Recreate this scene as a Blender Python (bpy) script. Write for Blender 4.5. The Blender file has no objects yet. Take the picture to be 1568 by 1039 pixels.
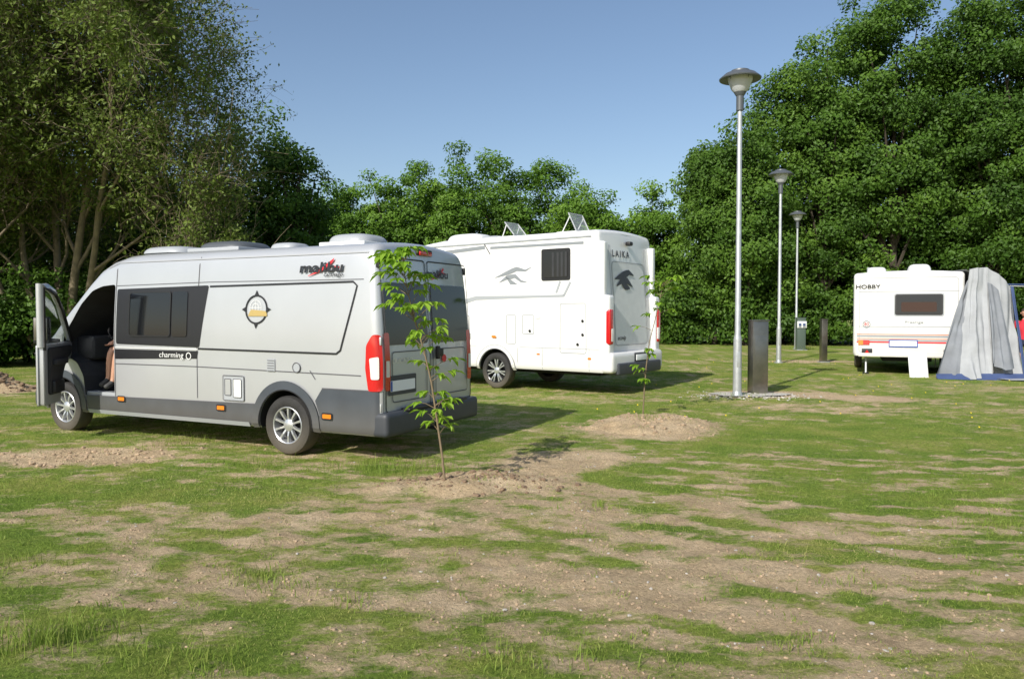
import bpy, bmesh, math, random
import numpy as np
from mathutils import Vector, Matrix, noise as mnoise
random.seed(7); rng=np.random.default_rng(11)
S=bpy.context.scene
S.view_settings.view_transform='Standard'; S.view_settings.look='None'; S.view_settings.exposure=0
COL=S.collection
# ---------------------------------------------------------------- materials
def newmat(name):
    m=bpy.data.materials.new(name); m.use_nodes=True
    return m,m.node_tree.nodes,m.node_tree.links
def mat(name,c,rough=0.5,metal=0.0,coat=0.0,noise=0.0,nscale=6.0,bump=0.0,bscale=40.0,spec=0.5,trans=0.0,alpha=1.0,dirt=None):
    m,n,l=newmat(name); b=n['Principled BSDF']
    b.inputs['Base Color'].default_value=(*c,1); b.inputs['Roughness'].default_value=rough
    b.inputs['Metallic'].default_value=metal; b.inputs['Coat Weight'].default_value=coat
    b.inputs['Coat Roughness'].default_value=0.06
    b.inputs['Specular IOR Level'].default_value=spec
    b.inputs['Transmission Weight'].default_value=trans; b.inputs['Alpha'].default_value=alpha
    tc=n.new('ShaderNodeTexCoord')
    last=None
    if noise>0:
        t=n.new('ShaderNodeTexNoise'); t.inputs['Scale'].default_value=nscale; t.inputs['Detail'].default_value=6
        l.new(tc.outputs['Object'],t.inputs['Vector'])
        r=n.new('ShaderNodeMapRange'); r.inputs[1].default_value=.3; r.inputs[2].default_value=.7
        r.inputs[3].default_value=1-noise; r.inputs[4].default_value=1+noise*.4
        l.new(t.outputs['Fac'],r.inputs[0])
        mx=n.new('ShaderNodeMix'); mx.data_type='RGBA'; mx.blend_type='MULTIPLY'; mx.inputs[0].default_value=1
        mx.inputs[6].default_value=(*c,1); l.new(r.outputs[0],mx.inputs[7]); last=mx.outputs[2]
        l.new(last,b.inputs['Base Color'])
    if dirt:   # road dust rising from the bottom of the body
        sp=n.new('ShaderNodeSeparateXYZ'); l.new(tc.outputs['Object'],sp.inputs[0])
        r2=n.new('ShaderNodeMapRange'); r2.inputs[1].default_value=dirt[0]; r2.inputs[2].default_value=dirt[1]
        r2.inputs[3].default_value=dirt[2]; r2.inputs[4].default_value=0
        l.new(sp.outputs[2],r2.inputs[0])
        mx2=n.new('ShaderNodeMix'); mx2.data_type='RGBA'; mx2.inputs[7].default_value=(.25,.21,.15,1)
        if last: l.new(last,mx2.inputs[6])
        else: mx2.inputs[6].default_value=(*c,1)
        l.new(r2.outputs[0],mx2.inputs[0]); l.new(mx2.outputs[2],b.inputs['Base Color'])
    if bump>0:
        t=n.new('ShaderNodeTexNoise'); t.inputs['Scale'].default_value=bscale; t.inputs['Detail'].default_value=4
        l.new(tc.outputs['Object'],t.inputs['Vector'])
        bp=n.new('ShaderNodeBump'); bp.inputs['Strength'].default_value=bump; bp.inputs['Distance'].default_value=.02
        l.new(t.outputs['Fac'],bp.inputs['Height']); l.new(bp.outputs[0],b.inputs['Normal'])
    return m
def leafmat(name,c0,c1,c2,transl=.3,gloss=.025):
    m,n,l=newmat(name); n.clear()
    out=n.new('ShaderNodeOutputMaterial'); at=n.new('ShaderNodeAttribute'); at.attribute_name='tint'
    cr=n.new('ShaderNodeValToRGB'); e=cr.color_ramp.elements
    e[0].color=(*c0,1); e[1].color=(*c2,1); x=e.new(.5); x.color=(*c1,1)
    l.new(at.outputs['Fac'],cr.inputs[0])
    d=n.new('ShaderNodeBsdfDiffuse'); t=n.new('ShaderNodeBsdfTranslucent'); g=n.new('ShaderNodeBsdfGlossy'); g.inputs['Roughness'].default_value=.5
    g.inputs['Color'].default_value=(.7,.8,.6,1)
    l.new(cr.outputs[0],d.inputs[0]); l.new(cr.outputs[0],t.inputs[0])
    a=n.new('ShaderNodeMixShader'); a.inputs[0].default_value=transl; l.new(d.outputs[0],a.inputs[1]); l.new(t.outputs[0],a.inputs[2])
    b=n.new('ShaderNodeMixShader'); b.inputs[0].default_value=gloss; l.new(a.outputs[0],b.inputs[1]); l.new(g.outputs[0],b.inputs[2])
    l.new(b.outputs[0],out.inputs[0]); return m
M={}
M['silver']=mat('silver_paint',(.52,.535,.555),.33,.35,.5,noise=.05,nscale=1.5,dirt=(.3,1.0,.25))
M['darkplastic']=mat('dark_cladding',(.055,.065,.08),.55,0,.1,noise=.15,nscale=5,dirt=(.25,.7,.3))
M['bumper']=mat('bumper_plastic',(.05,.055,.065),.5,noise=.15)
M['black']=mat('black_plastic',(.012,.012,.013),.5)
M['line']=mat('decal_black',(.015,.015,.018),.4)
M['groove']=mat('panel_gap',(.09,.09,.10),.6)
M['glass']=mat('tinted_glass',(.008,.009,.011),.06,0,0,spec=.6)
M['clear']=mat('clear_glass',(.75,.8,.82),.03,0,0,trans=1.0)
M['white']=mat('white_gelcoat',(.80,.80,.79),.3,0,.4,noise=.04,nscale=1.2,dirt=(.4,1.1,.15))
M['whitec']=mat('caravan_white',(.76,.76,.74),.4,0,.2,noise=.08,nscale=2,dirt=(.5,1.3,.25))
M['plastwhite']=mat('white_plastic',(.72,.73,.72),.45,noise=.06)
M['grey']=mat('grey_decal',(.24,.26,.28),.45)
M['lgrey']=mat('light_grey_trim',(.36,.38,.40),.45)
M['seam']=mat('seam_grey',(.36,.37,.38),.5)
M['red']=mat('red_lens',(.55,.012,.015),.15,0,.8)
M['orange']=mat('orange_lens',(.8,.22,.02),.2,0,.6)
M['lens']=mat('clear_lens',(.75,.72,.70),.12,0,.8)
M['plate']=mat('number_plate',(.85,.87,.88),.35)
M['blue']=mat('plate_blue',(.02,.08,.4),.4)
M['tire']=mat('tyre_rubber',(.028,.027,.026),.8,noise=.25,nscale=9,bump=.3,bscale=60,dirt=(0,.5,.35))
M['alloy']=mat('alloy_rim',(.62,.63,.64),.3,.7,.2)
M['alloyd']=mat('alloy_dark',(.035,.036,.04),.3,.5,.3)
M['well']=mat('underbody_dark',(.012,.012,.013),.9)
M['interior']=mat('cab_interior',(.035,.036,.04),.8,noise=.2)
M['seat']=mat('seat_fabric',(.06,.065,.07),.9,bump=.3,bscale=120)
M['gold']=mat('gold_decal',(.45,.33,.12),.4)
M['reddecal']=mat('red_decal',(.65,.02,.03),.4)
M['orangedec']=mat('orange_decal',(.70,.16,.05),.45)
M['galv']=mat('galvanised_steel',(.52,.54,.55),.42,.55,noise=.15,nscale=9)
M['lamphat']=mat('lamp_hat_grey',(.10,.11,.12),.45,.2)
M['diffuser']=mat('lamp_diffuser',(.50,.51,.54),.3,0,.3)
M['steel']=mat('brushed_steel',(.27,.255,.23),.30,.9,noise=.2,nscale=5)
M['greendk']=mat('pedestal_green',(.08,.11,.09),.5)
M['bark']=mat('bark',(.06,.048,.033),.9,noise=.35,nscale=8,bump=.6,bscale=18)
M['barkw']=mat('willow_bark',(.21,.17,.11),.9,noise=.35,nscale=5,bump=.5,bscale=20)
M['barks']=mat('sapling_bark',(.20,.15,.09),.8,noise=.2,nscale=30)
M['gravel']=mat('pale_gravel',(.55,.52,.46),.95,noise=.35,nscale=35,bump=.8,bscale=60)
M['stone']=mat('stones',(.42,.39,.34),.9,noise=.3,nscale=15)
M['soil']=mat('soil_clods',(.42,.31,.20),.95,noise=.3,nscale=12)
M['soild']=mat('soil_clods_dark',(.22,.15,.095),.95,noise=.3,nscale=12)
M['skin']=mat('skin',(.55,.30,.20),.5,noise=.08)
M['shirtred']=mat('red_shirt',(.60,.03,.05),.85,noise=.1)
M['shorts']=mat('navy_shorts',(.03,.035,.07),.9,noise=.1)
M['shirtdk']=mat('dark_shirt',(.06,.07,.09),.9)
M['shoe']=mat('shoe',(.05,.05,.05),.7)
M['hair']=mat('hair',(.05,.03,.02),.8)
M['cloth']=mat('awning_cloth_grey',(.21,.225,.25),.85,noise=.2,nscale=3,bump=.25,bscale=6)
M['clothl']=mat('awning_cloth_light',(.36,.375,.395),.85,noise=.15,nscale=3,bump=.25,bscale=6)
M['clothb']=mat('awning_cloth_blue',(.05,.08,.19),.85,noise=.15,nscale=3)
M['yellow']=mat('dandelion',(.8,.6,.02),.7)
M['leafA']=leafmat('leaf_midgreen',(.045,.10,.012),(.10,.205,.020),(.19,.33,.042),.38)
M['leafB']=leafmat('leaf_darkgreen',(.033,.078,.011),(.072,.150,.018),(.145,.255,.034),.38)
M['leafW']=leafmat('leaf_willow',(.075,.115,.02),(.13,.185,.032),(.21,.27,.06),.38)
M['leafS']=leafmat('leaf_sapling',(.15,.28,.02),(.24,.42,.035),(.36,.52,.07),.45)
M['blade']=leafmat('grass_blades',(.13,.22,.03),(.23,.31,.055),(.48,.43,.17),.35,.015)
# ---------------------------------------------------------------- helpers
def link(o,parent=None):
    COL.objects.link(o)
    if parent is not None: o.parent=parent
    return o
def empty(name,loc,rot=0):
    e=bpy.data.objects.new(name,None); e.location=loc; e.rotation_euler=(0,0,rot); e.empty_display_size=.3
    return link(e)
def obj(name,v,f,m,parent=None,smooth=False,ang=35):
    me=bpy.data.meshes.new(name); me.from_pydata([tuple(a) for a in v],[],f); me.update()
    ms=m if isinstance(m,list) else [m]
    for k in ms: me.materials.append(k)
    if smooth:
        me.polygons.foreach_set('use_smooth',[True]*len(me.polygons)); me.set_sharp_from_angle(angle=math.radians(ang))
    return link(bpy.data.objects.new(name,me),parent)
def from_bm(name,bm,m,parent=None,smooth=True,ang=35):
    bmesh.ops.recalc_face_normals(bm,faces=bm.faces)
    me=bpy.data.meshes.new(name); bm.to_mesh(me); bm.free()
    ms=m if isinstance(m,list) else [m]
    for k in ms: me.materials.append(k)
    if smooth and len(me.polygons):
        me.polygons.foreach_set('use_smooth',[True]*len(me.polygons)); me.set_sharp_from_angle(angle=math.radians(ang))
    return link(bpy.data.objects.new(name,me),parent)
def box(name,c,s,m,parent=None,bev=.0,seg=2,rot=None):
    bm=bmesh.new(); bmesh.ops.create_cube(bm,size=1)
    for v in bm.verts: v.co=Vector((v.co.x*s[0],v.co.y*s[1],v.co.z*s[2]))
    if bev>0: bmesh.ops.bevel(bm,geom=bm.edges[:],offset=bev,segments=seg,affect='EDGES',profile=.6)
    if rot is not None: bm.transform(rot.to_4x4())
    bm.transform(Matrix.Translation(c))
    return from_bm(name,bm,m,parent)
def dome(name,c,s,m,parent,p=3.5,n=12):
    """low rounded roof dome (superellipse plan, curved top)"""
    V=[];F=[];N=40
    for j in range(n+1):
        t=j/n*math.pi/2; k=math.cos(t)**.35 if j<n else 0.0; h=math.sin(t)
        for i in range(N):
            a=2*math.pi*i/N; ca,sa=math.cos(a),math.sin(a)
            q=(abs(ca)**p+abs(sa)**p)**(-1/p); V.append((c[0]+s[0]/2*q*ca*k,c[1]+s[1]/2*q*sa*k,c[2]+s[2]*h))
    for j in range(n):
        for i in range(N): F.append((j*N+i,j*N+(i+1)%N,(j+1)*N+(i+1)%N,(j+1)*N+i))
    return obj(name,V,F,m,parent,True,50)
def prism(name,poly,y0,y1,m,parent=None,bev=0,fn=None):
    """poly in xz, extruded along y"""
    bm=bmesh.new(); a=[bm.verts.new((x,y0,z)) for x,z in poly]; b=[bm.verts.new((x,y1,z)) for x,z in poly]
    n=len(poly); bm.faces.new(a); bm.faces.new(b[::-1])
    for i in range(n): bm.faces.new((a[i],b[i],b[(i+1)%n],a[(i+1)%n]))
    if bev>0: bmesh.ops.bevel(bm,geom=bm.edges[:],offset=bev,segments=2,affect='EDGES')
    return from_bm(name,bm,m,parent)
def lathe(name,prof,m,parent=None,c=(0,0,0),axis='z',n=32,smooth=True,close=False):
    v=[];f=[]
    for r,h in prof:
        for i in range(n):
            a=2*math.pi*i/n
            p=(r*math.cos(a),r*math.sin(a),h) if axis=='z' else (r*math.cos(a),h,r*math.sin(a))
            v.append((p[0]+c[0],p[1]+c[1],p[2]+c[2]))
    for j in range(len(prof)-1):
        for i in range(n):
            k=(i+1)%n; f.append((j*n+i,j*n+k,(j+1)*n+k,(j+1)*n+i))
    return obj(name,v,f,m,parent,smooth,32)
def tube_geo(V,F,pts,rad,sides):
    pts=[Vector(p) for p in pts]; b0=len(V)
    for i,p in enumerate(pts):
        t=(pts[min(i+1,len(pts)-1)]-pts[max(i-1,0)])
        if t.length<1e-7: t=Vector((0,0,1))
        t.normalize()
        ref=Vector((1,0,0)) if abs(t.x)<.8 else Vector((0,1,0))
        u=t.cross(ref).normalized(); w=t.cross(u)
        for k in range(sides):
            a=2*math.pi*k/sides; V.append(p+(u*math.cos(a)+w*math.sin(a))*rad[i])
    for i in range(len(pts)-1):
        for k in range(sides):
            q=(k+1)%sides; a=b0+i*sides
            F.append((a+k,a+q,a+sides+q,a+sides+k))
def tube(name,pts,rad,m,parent=None,sides=10):
    V=[];F=[]; r=rad if isinstance(rad,(list,tuple)) else [rad]*len(pts)
    tube_geo(V,F,pts,r,sides); n=len(pts)
    F.append(tuple(range(sides))[::-1]); F.append(tuple(range((n-1)*sides,n*sides)))
    return obj(name,V,F,m,parent,True,50)
def rpoly(pts,r,n=4):
    out=[];N=len(pts)
    for i in range(N):
        p=Vector(pts[i]); a=Vector(pts[i-1])-p; b=Vector(pts[(i+1)%N])-p
        rr=min(r,a.length*.45,b.length*.45); A=p+a.normalized()*rr; B=p+b.normalized()*rr
        for k in range(n+1):
            t=k/n; q=A*(1-t)**2+p*2*t*(1-t)+B*t*t; out.append((q.x,q.y))
    return out
def rect(x0,z0,x1,z1,r=.03): return rpoly([(x0,z0),(x1,z0),(x1,z1),(x0,z1)],r) if r>0 else [(x0,z0),(x1,z0),(x1,z1),(x0,z1)]
def panel(name,poly,surf,m,parent,off=.006,step=.12):
    bm=bmesh.new(); bm.faces.new([bm.verts.new((p[0],p[1],0)) for p in poly])
    us=[p[0] for p in poly]; vs=[p[1] for p in poly]
    for lo,hi,no in ((min(us),max(us),(1,0,0)),(min(vs),max(vs),(0,1,0))):
        k=math.floor(lo/step)+1
        while k*step<hi-1e-5:
            bmesh.ops.bisect_plane(bm,geom=bm.verts[:]+bm.edges[:]+bm.faces[:],plane_co=(k*step*no[0],k*step*no[1],0),plane_no=no,dist=1e-6); k+=1
    for v in bm.verts: v.co=Vector(surf(v.co.x,v.co.y,off))
    me=bpy.data.meshes.new(name); bm.to_mesh(me); bm.free(); me.materials.append(m)
    me.polygons.foreach_set('use_smooth',[True]*len(me.polygons))
    return link(bpy.data.objects.new(name,me),parent)
def lines(name,paths,w,surf,m,parent,off=.004,closed=False,step=.1):
    V=[];F=[]
    for path in paths:
        pp=[Vector(p) for p in path]
        if closed: pp.append(pp[0])
        q=[pp[0]]
        for i in range(len(pp)-1):
            d=pp[i+1]-pp[i]; n=max(1,int(d.length/step))
            for k in range(1,n+1): q.append(pp[i]+d*k/n)
        b=len(V)
        for i,p in enumerate(q):
            a=q[max(i-1,0)]; c=q[min(i+1,len(q)-1)]
            if closed and i in (0,len(q)-1): a=q[-2]; c=q[1]
            t=(c-a); t=t.normalized() if t.length>0 else Vector((1,0)); nn=Vector((-t.y,t.x))
            ww=w(i/(len(q)-1)) if callable(w) else w
            for s in (-.5,.5):
                z=p+nn*ww*s; V.append(surf(z.x,z.y,off))
        for i in range(len(q)-1): F.append((b+2*i,b+2*i+1,b+2*i+3,b+2*i+2))
    return obj(name,V,F,m,parent)
def arc(cx,cz,r,a0,a1,n=16): return [(cx+r*math.cos(math.radians(a0+(a1-a0)*i/n)),cz+r*math.sin(math.radians(a0+(a1-a0)*i/n))) for i in range(n+1)]
def text(name,s,size,m,parent,pos,X,Y,sx=1,shear=0,bold=0):
    cu=bpy.data.curves.new(name,'FONT'); cu.body=s; cu.size=size; cu.shear=shear; cu.offset=bold; cu.extrude=.001
    cu.align_x='CENTER'; cu.align_y='CENTER'
    o=bpy.data.objects.new(name,cu); COL.objects.link(o); bpy.context.view_layer.update()
    me=bpy.data.meshes.new_from_object(o.evaluated_get(bpy.context.evaluated_depsgraph_get()))
    bpy.data.objects.remove(o); me.materials.clear(); me.materials.append(m)
    X=Vector(X).normalized(); Y=Vector(Y).normalized(); Z=X.cross(Y)
    mt=Matrix((X*sx,Y,Z)).transposed().to_4x4(); mt.translation=Vector(pos); me.transform(mt)
    return link(bpy.data.objects.new(name,me),parent)
# vehicle body ---------------------------------------------------
class Body:
    def __init__(s,L,plan,ztop,zbot,tum,rc,shear,edge=.1,ed=.07,crown=.05):
        s.L=L;s.plan=plan;s.zt=ztop;s.zb=zbot;s.tum=tum;s.rc=rc;s.sh=shear;s.edge=edge;s.ed=ed;s.crown=crown
    def red(s,x):
        if x<s.edge: return s.ed*(1-math.sqrt(max(0,1-((s.edge-x)/s.edge)**2)))
        if x>s.L-s.edge: return s.ed*(1-math.sqrt(max(0,1-((x-s.L+s.edge)/s.edge)**2)))
        return 0
    def W(s,x,z):
        w=s.plan(x)-s.red(x); w-=s.tum(z)
        zt=s.zt(x)-s.red(x); r=s.rc(x)
        if z>zt-r:
            q=min(1,(z-(zt-r))/r); w-=r*(1-math.sqrt(max(0,1-q*q)))
        if z<s.zb+.08: w-=.03*((s.zb+.08-z)/.08)**2
        return w
    def X(s,x,z): return x+s.sh(z)*max(0,1-x/.6)
    def side(s,sg=1):
        return lambda x,z,off: (s.X(x,z),sg*(s.W(x,z)+off),z)
    def rear(s): return lambda y,z,off: (s.X(0,z)-off,y,z)
    def build(s,name,stations,nz,mats,parent,matfn=None):
        V=[];F=[];MI=[];N=None
        for x in stations:
            zt=s.zt(x)-s.red(x); r=s.rc(x); half=[]
            zs=[s.zb,s.zb+.03,s.zb+.08]; z0=s.zb+.08; z1=zt-r
            zs+=[z0+(z1-z0)*k/nz for k in range(1,nz+1)]
            zs+=[z1+r*math.sin(math.radians(a)) for a in (15,30,45,60,75,88)]
            for z in zs: half.append((s.W(x,z),z))
            wl,zl=half[-1]
            for k in (.66,.33): half.append((wl*k,zl+s.crown*(1-k*k)))
            L=[(s.X(x,z),w,z) for w,z in half]; R=[(s.X(x,z),-w,z) for w,z in half]
            C=(s.X(x,zl),0,zl+s.crown); loop=L+[C]+R[::-1]; V+=loop; N=len(loop); nh=len(half)
        for i in range(len(stations)-1):
            for k in range(N):
                q=(k+1)%N; F.append((i*N+k,(i+1)*N+k,(i+1)*N+q,i*N+q)); MI.append(matfn(i,k,nh,N) if matfn else 0)
        for i,fl in ((0,False),(len(stations)-1,True)):
            for k in range(nh-1):
                a=(i*N+k,i*N+k+1,i*N+N-2-k,i*N+N-1-k); F.append(a[::-1] if fl else a); MI.append(0)
            a=(i*N+nh-1,i*N+nh,i*N+nh+1); F.append(a[::-1] if fl else a); MI.append(0)
        o=obj(name,V,F,mats,parent)
        o.data.polygons.foreach_set('material_index',MI)
        bm=bmesh.new(); bm.from_mesh(o.data); bmesh.ops.recalc_face_normals(bm,faces=bm.faces); bm.to_mesh(o.data); bm.free()
        return o
def smooth(o,a=32):
    me=o.data; me.polygons.foreach_set('use_smooth',[True]*len(me.polygons)); me.set_sharp_from_angle(angle=math.radians(a)); me.update()
def carve(o,cutters):
    for c in cutters:
        md=o.modifiers.new('b','BOOLEAN'); md.operation='DIFFERENCE'; md.solver='EXACT'; md.object=c
    bpy.context.view_layer.update()
    me=bpy.data.meshes.new_from_object(o.evaluated_get(bpy.context.evaluated_depsgraph_get()))
    o.modifiers.clear(); o.data=me
    for c in cutters: bpy.data.objects.remove(c)
    smooth(o)
def cutter(poly,y0,y1,mats,idx,parent):
    o=prism('cut',poly,y0,y1,mats,parent); o.data.polygons.foreach_set('material_index',[idx]*len(o.data.polygons)); return o
def interp(xs,ys):
    def f(x):
        if x<=xs[0]: return ys[0]
        for i in range(len(xs)-1):
            if x<=xs[i+1]:
                t=(x-xs[i])/(xs[i+1]-xs[i]); return ys[i]+(ys[i+1]-ys[i])*t
        return ys[-1]
    return f
def wheel(par,x,y,r,rimr,w,sg,spokes,mrim,mspoke,name):
    c=(x,y,r)
    h=w/2
    g=lambda prof:[(a,b*sg) for a,b in prof]
    lathe(name+'_tyre',g([(rimr-.01,-h),(r-.05,-h-.005),(r-.015,-h+.012),(r,-h+.04),(r,h-.04),(r-.015,h-.012),(r-.05,h+.005),(rimr+.02,h),(rimr-.005,h-.012)]),M['tire'],par,c,'y',44)
    lathe(name+'_rim',g([(rimr-.004,h-.014),(rimr-.012,h-.008),(rimr-.022,h-.014),(rimr-.03,h-.06),(rimr-.04,-h*.2)]),mrim,par,c,'y',44)
    lathe(name+'_brake',g([(rimr-.035,0),(.15,.0),(.148,.012),(.0001,.012)]),M['well'],par,c,'y',32)
    V=[];F=[]
    for a,da in spokes:
        a0=math.radians(a); a1=math.radians(a+da)
        p0=Vector((math.cos(a0)*.04,math.sin(a0)*.04)); p1=Vector((math.cos(a1)*(rimr-.015),math.sin(a1)*(rimr-.015)))
        t=(p1-p0).normalized(); n=Vector((-t.y,t.x)); b=len(V)
        for p,wd,yy in ((p0,.034,h-.04),((p0+p1)/2,.026,h-.022),(p1,.036,h-.022)):
            for s,dy in ((-.5,-.035),(-.38,0),(.38,0),(.5,-.035)):
                q=p+n*wd*s; V.append((c[0]+q.x,c[1]+sg*(yy+dy),c[2]+q.y))
        for j in range(2):
            for k in range(3): F.append((b+j*4+k,b+j*4+k+1,b+j*4+k+5,b+j*4+k+4))
    obj(name+'_spokes',V,F,mspoke,par)
    lathe(name+'_hub',g([(.075,h-.06),(.07,h-.03),(.045,h-.018),(.0001,h-.016)]),mspoke,par,c,'y',24)
# figure ---------------------------------------------------------
def figure(name,J,B,parent,matof,mats,head=None,facing=(1,0,0),hands=()):
    J=dict(J); B=list(B)
    for tag,wr,d,side in hands:   # palm + five fingers
        w=Vector(J[wr][0]); d=Vector(d).normalized(); s=Vector(side).normalized()
        J[tag+'palm']=(w+d*.07,.030); B.append((wr,tag+'palm'))
        nrm=d.cross(s)
        for i,(o_,ln) in enumerate(((-.033,.060),(-.011,.075),(.011,.07),(.033,.055))):
            a=w+d*.10+s*o_; J[f'{tag}k{i}']=(a,.010); J[f'{tag}m{i}']=(a+d*ln*.5+nrm*.008,.009); J[f'{tag}t{i}']=(a+d*ln*.9+nrm*.028,.007)
            B+= [(tag+'palm',f'{tag}k{i}'),(f'{tag}k{i}',f'{tag}m{i}'),(f'{tag}m{i}',f'{tag}t{i}')]
        a=w+d*.03-s*.035; J[tag+'th']=(a,.012); J[tag+'th2']=(a+d*.045-s*.025,.010); B+=[(tag+'palm',tag+'th'),(tag+'th',tag+'th2')]
    keys=list(J); idx={k:i for i,k in enumerate(keys)}
    me=bpy.data.meshes.new(name); me.from_pydata([tuple(J[k][0]) for k in keys],[(idx[a],idx[b]) for a,b in B],[])
    o=bpy.data.objects.new(name,me); COL.objects.link(o)
    md=o.modifiers.new('s','SKIN'); 
    if not me.skin_vertices: 
        bm=bmesh.new(); bm.from_mesh(me); bm.verts.layers.skin.verify(); bm.to_mesh(me); bm.free()
    for i,k in enumerate(keys):
        r=J[k][1]; sv=me.skin_vertices[0].data[i]; sv.radius=(r,r); sv.use_root=(i==0)
    o.modifiers.new('u','SUBSURF').levels=1; o.modifiers['u'].render_levels=1
    bpy.context.view_layer.update()
    m2=bpy.data.meshes.new_from_object(o.evaluated_get(bpy.context.evaluated_depsgraph_get()))
    bpy.data.objects.remove(o)
    m2.materials.clear()
    for k in mats: m2.materials.append(k)
    seg=[(Vector(J[a][0]),Vector(J[b][0]),a,b) for a,b in B]
    for p in m2.polygons:
        best=None;bd=9
        for a,b,na,nb in seg:
            d=b-a; t=max(0,min(1,(p.center-a).dot(d)/max(d.length_squared,1e-9))); q=(p.center-(a+d*t)).length
            if q<bd: bd=q;best=(na,nb,t)
        p.material_index=matof(*best); p.use_smooth=True
    r=link(bpy.data.objects.new(name+'_body',m2),parent)
    if head is not None:
        f=Vector(facing).normalized(); up=Vector((0,0,1)); lf=up.cross(f)
        bm=bmesh.new(); bmesh.ops.create_uvsphere(bm,u_segments=24,v_segments=18,radius=1)
        for v in bm.verts:
            x,y,z=v.co; jaw=1-.25*max(0,-z)
            X=x*.098*jaw; Y=y*.075*jaw; Z=z*.122
            if x>0 and abs(y)<.18 and -.3<z<.1: X+=.022*(1-abs(y)/.18)*(1-(z+.3)/.4)
            v.co=Vector(head)+f*X+lf*Y+up*Z
        from_bm('head',bm,M['skin'],parent,True,80)
        bm=bmesh.new(); bmesh.ops.create_uvsphere(bm,u_segments=20,v_segments=14,radius=1)
        kill=[v for v in bm.verts if (v.co.z<.25 and v.co.x>-.1) or v.co.z<-.45]
        bmesh.ops.delete(bm,geom=kill,context='VERTS')
        for v in bm.verts: v.co=Vector(head)+f*(v.co.x*.108-.004)+lf*v.co.y*.085+up*(v.co.z*.13+.004)
        from_bm('hair',bm,M['hair'],parent,True,80)
        for s in (-1,1):
            bm=bmesh.new(); bmesh.ops.create_icosphere(bm,subdivisions=2,radius=.011)
            bm.transform(Matrix.Translation(Vector(head)+f*.088+lf*s*.03+up*.005)); from_bm('eye',bm,M['black'],parent)
            bm=bmesh.new(); bmesh.ops.create_icosphere(bm,subdivisions=2,radius=.022)
            bm.transform(Matrix.Translation(Vector(head)+lf*s*.075)); from_bm('ear',bm,M['skin'],parent)
        box('mouth',Vector(head)+f*.088-up*.06,(.012,.04,.008) if abs(f.x)>.7 else (.04,.012,.008),M['reddecal'],parent,.003)
    return r
# ================================================================= VAN
van=empty('campervan',(-.978,9.219,0),math.atan2(.441,-.897))
def vplan(x):
    if x<5.2: return 1.025
    t=(x-5.2)/1.16; return 1.025-.22*t**2.2
vz=interp([0,3.9,4.2,4.45,4.65,4.85,5.1,5.4,5.62,5.72,5.95,6.15,6.28,6.36],[2.44,2.44,2.42,2.36,2.26,2.09,1.86,1.60,1.42,1.36,1.25,1.12,.98,.86])
vr=interp([0,4.3,4.9,5.6,6.36],[.16,.16,.10,.10,.16])
VB=Body(6.36,vplan,vz,.30,lambda z:.085*max(0,(z-1.3)/1.15)**1.5,vr,lambda z:.11*max(0,(z-1.1)/1.4)**1.2,.12,.07,.05)
st=[0,.008,.025,.05,.08,.12]+[.12+.3*k for k in range(1,13)]+[3.9,4.05,4.2,4.33,4.45,4.55,4.65,4.75,4.85,4.97,5.1,5.25,5.4,5.52,5.62,5.72,5.83,5.95,6.05,6.15,6.24,6.28,6.31,6.335,6.352,6.36]
mats=[M['silver'],M['well'],M['interior'],M['glass']]
def vm(i,k,nh,N):
    x=st[i]
    if 4.6<=x<5.55 and nh-4<=k<=N-nh+3: return 3
    return 0
vb=VB.build('body_shell',st,12,mats,van,vm)
circ=lambda cx,cz,r:[(cx+r*math.cos(2*math.pi*i/40),cz+r*math.sin(2*math.pi*i/40)) for i in range(40)]
cuts=[]
for cx in (1.345,5.40):
    cuts.append(cutter(circ(cx,.36,.405),.62,1.3,mats,1,van)); cuts.append(cutter(circ(cx,.36,.405),-1.3,-.62,mats,1,van))
door_poly=[(4.33,.52),(4.93,.52),(4.97,.80),(5.10,.98),(5.36,1.08),(5.40,1.30),(5.02,1.78),(4.80,1.96),(4.6,2.02),(4.33,2.04)]
cuts.append(cutter(rpoly(door_poly,.05,3),-.85,1.3,mats,2,van))
carve(vb,cuts)
vs=VB.side(1); vs2=VB.side(-1); vre=VB.rear()
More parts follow.
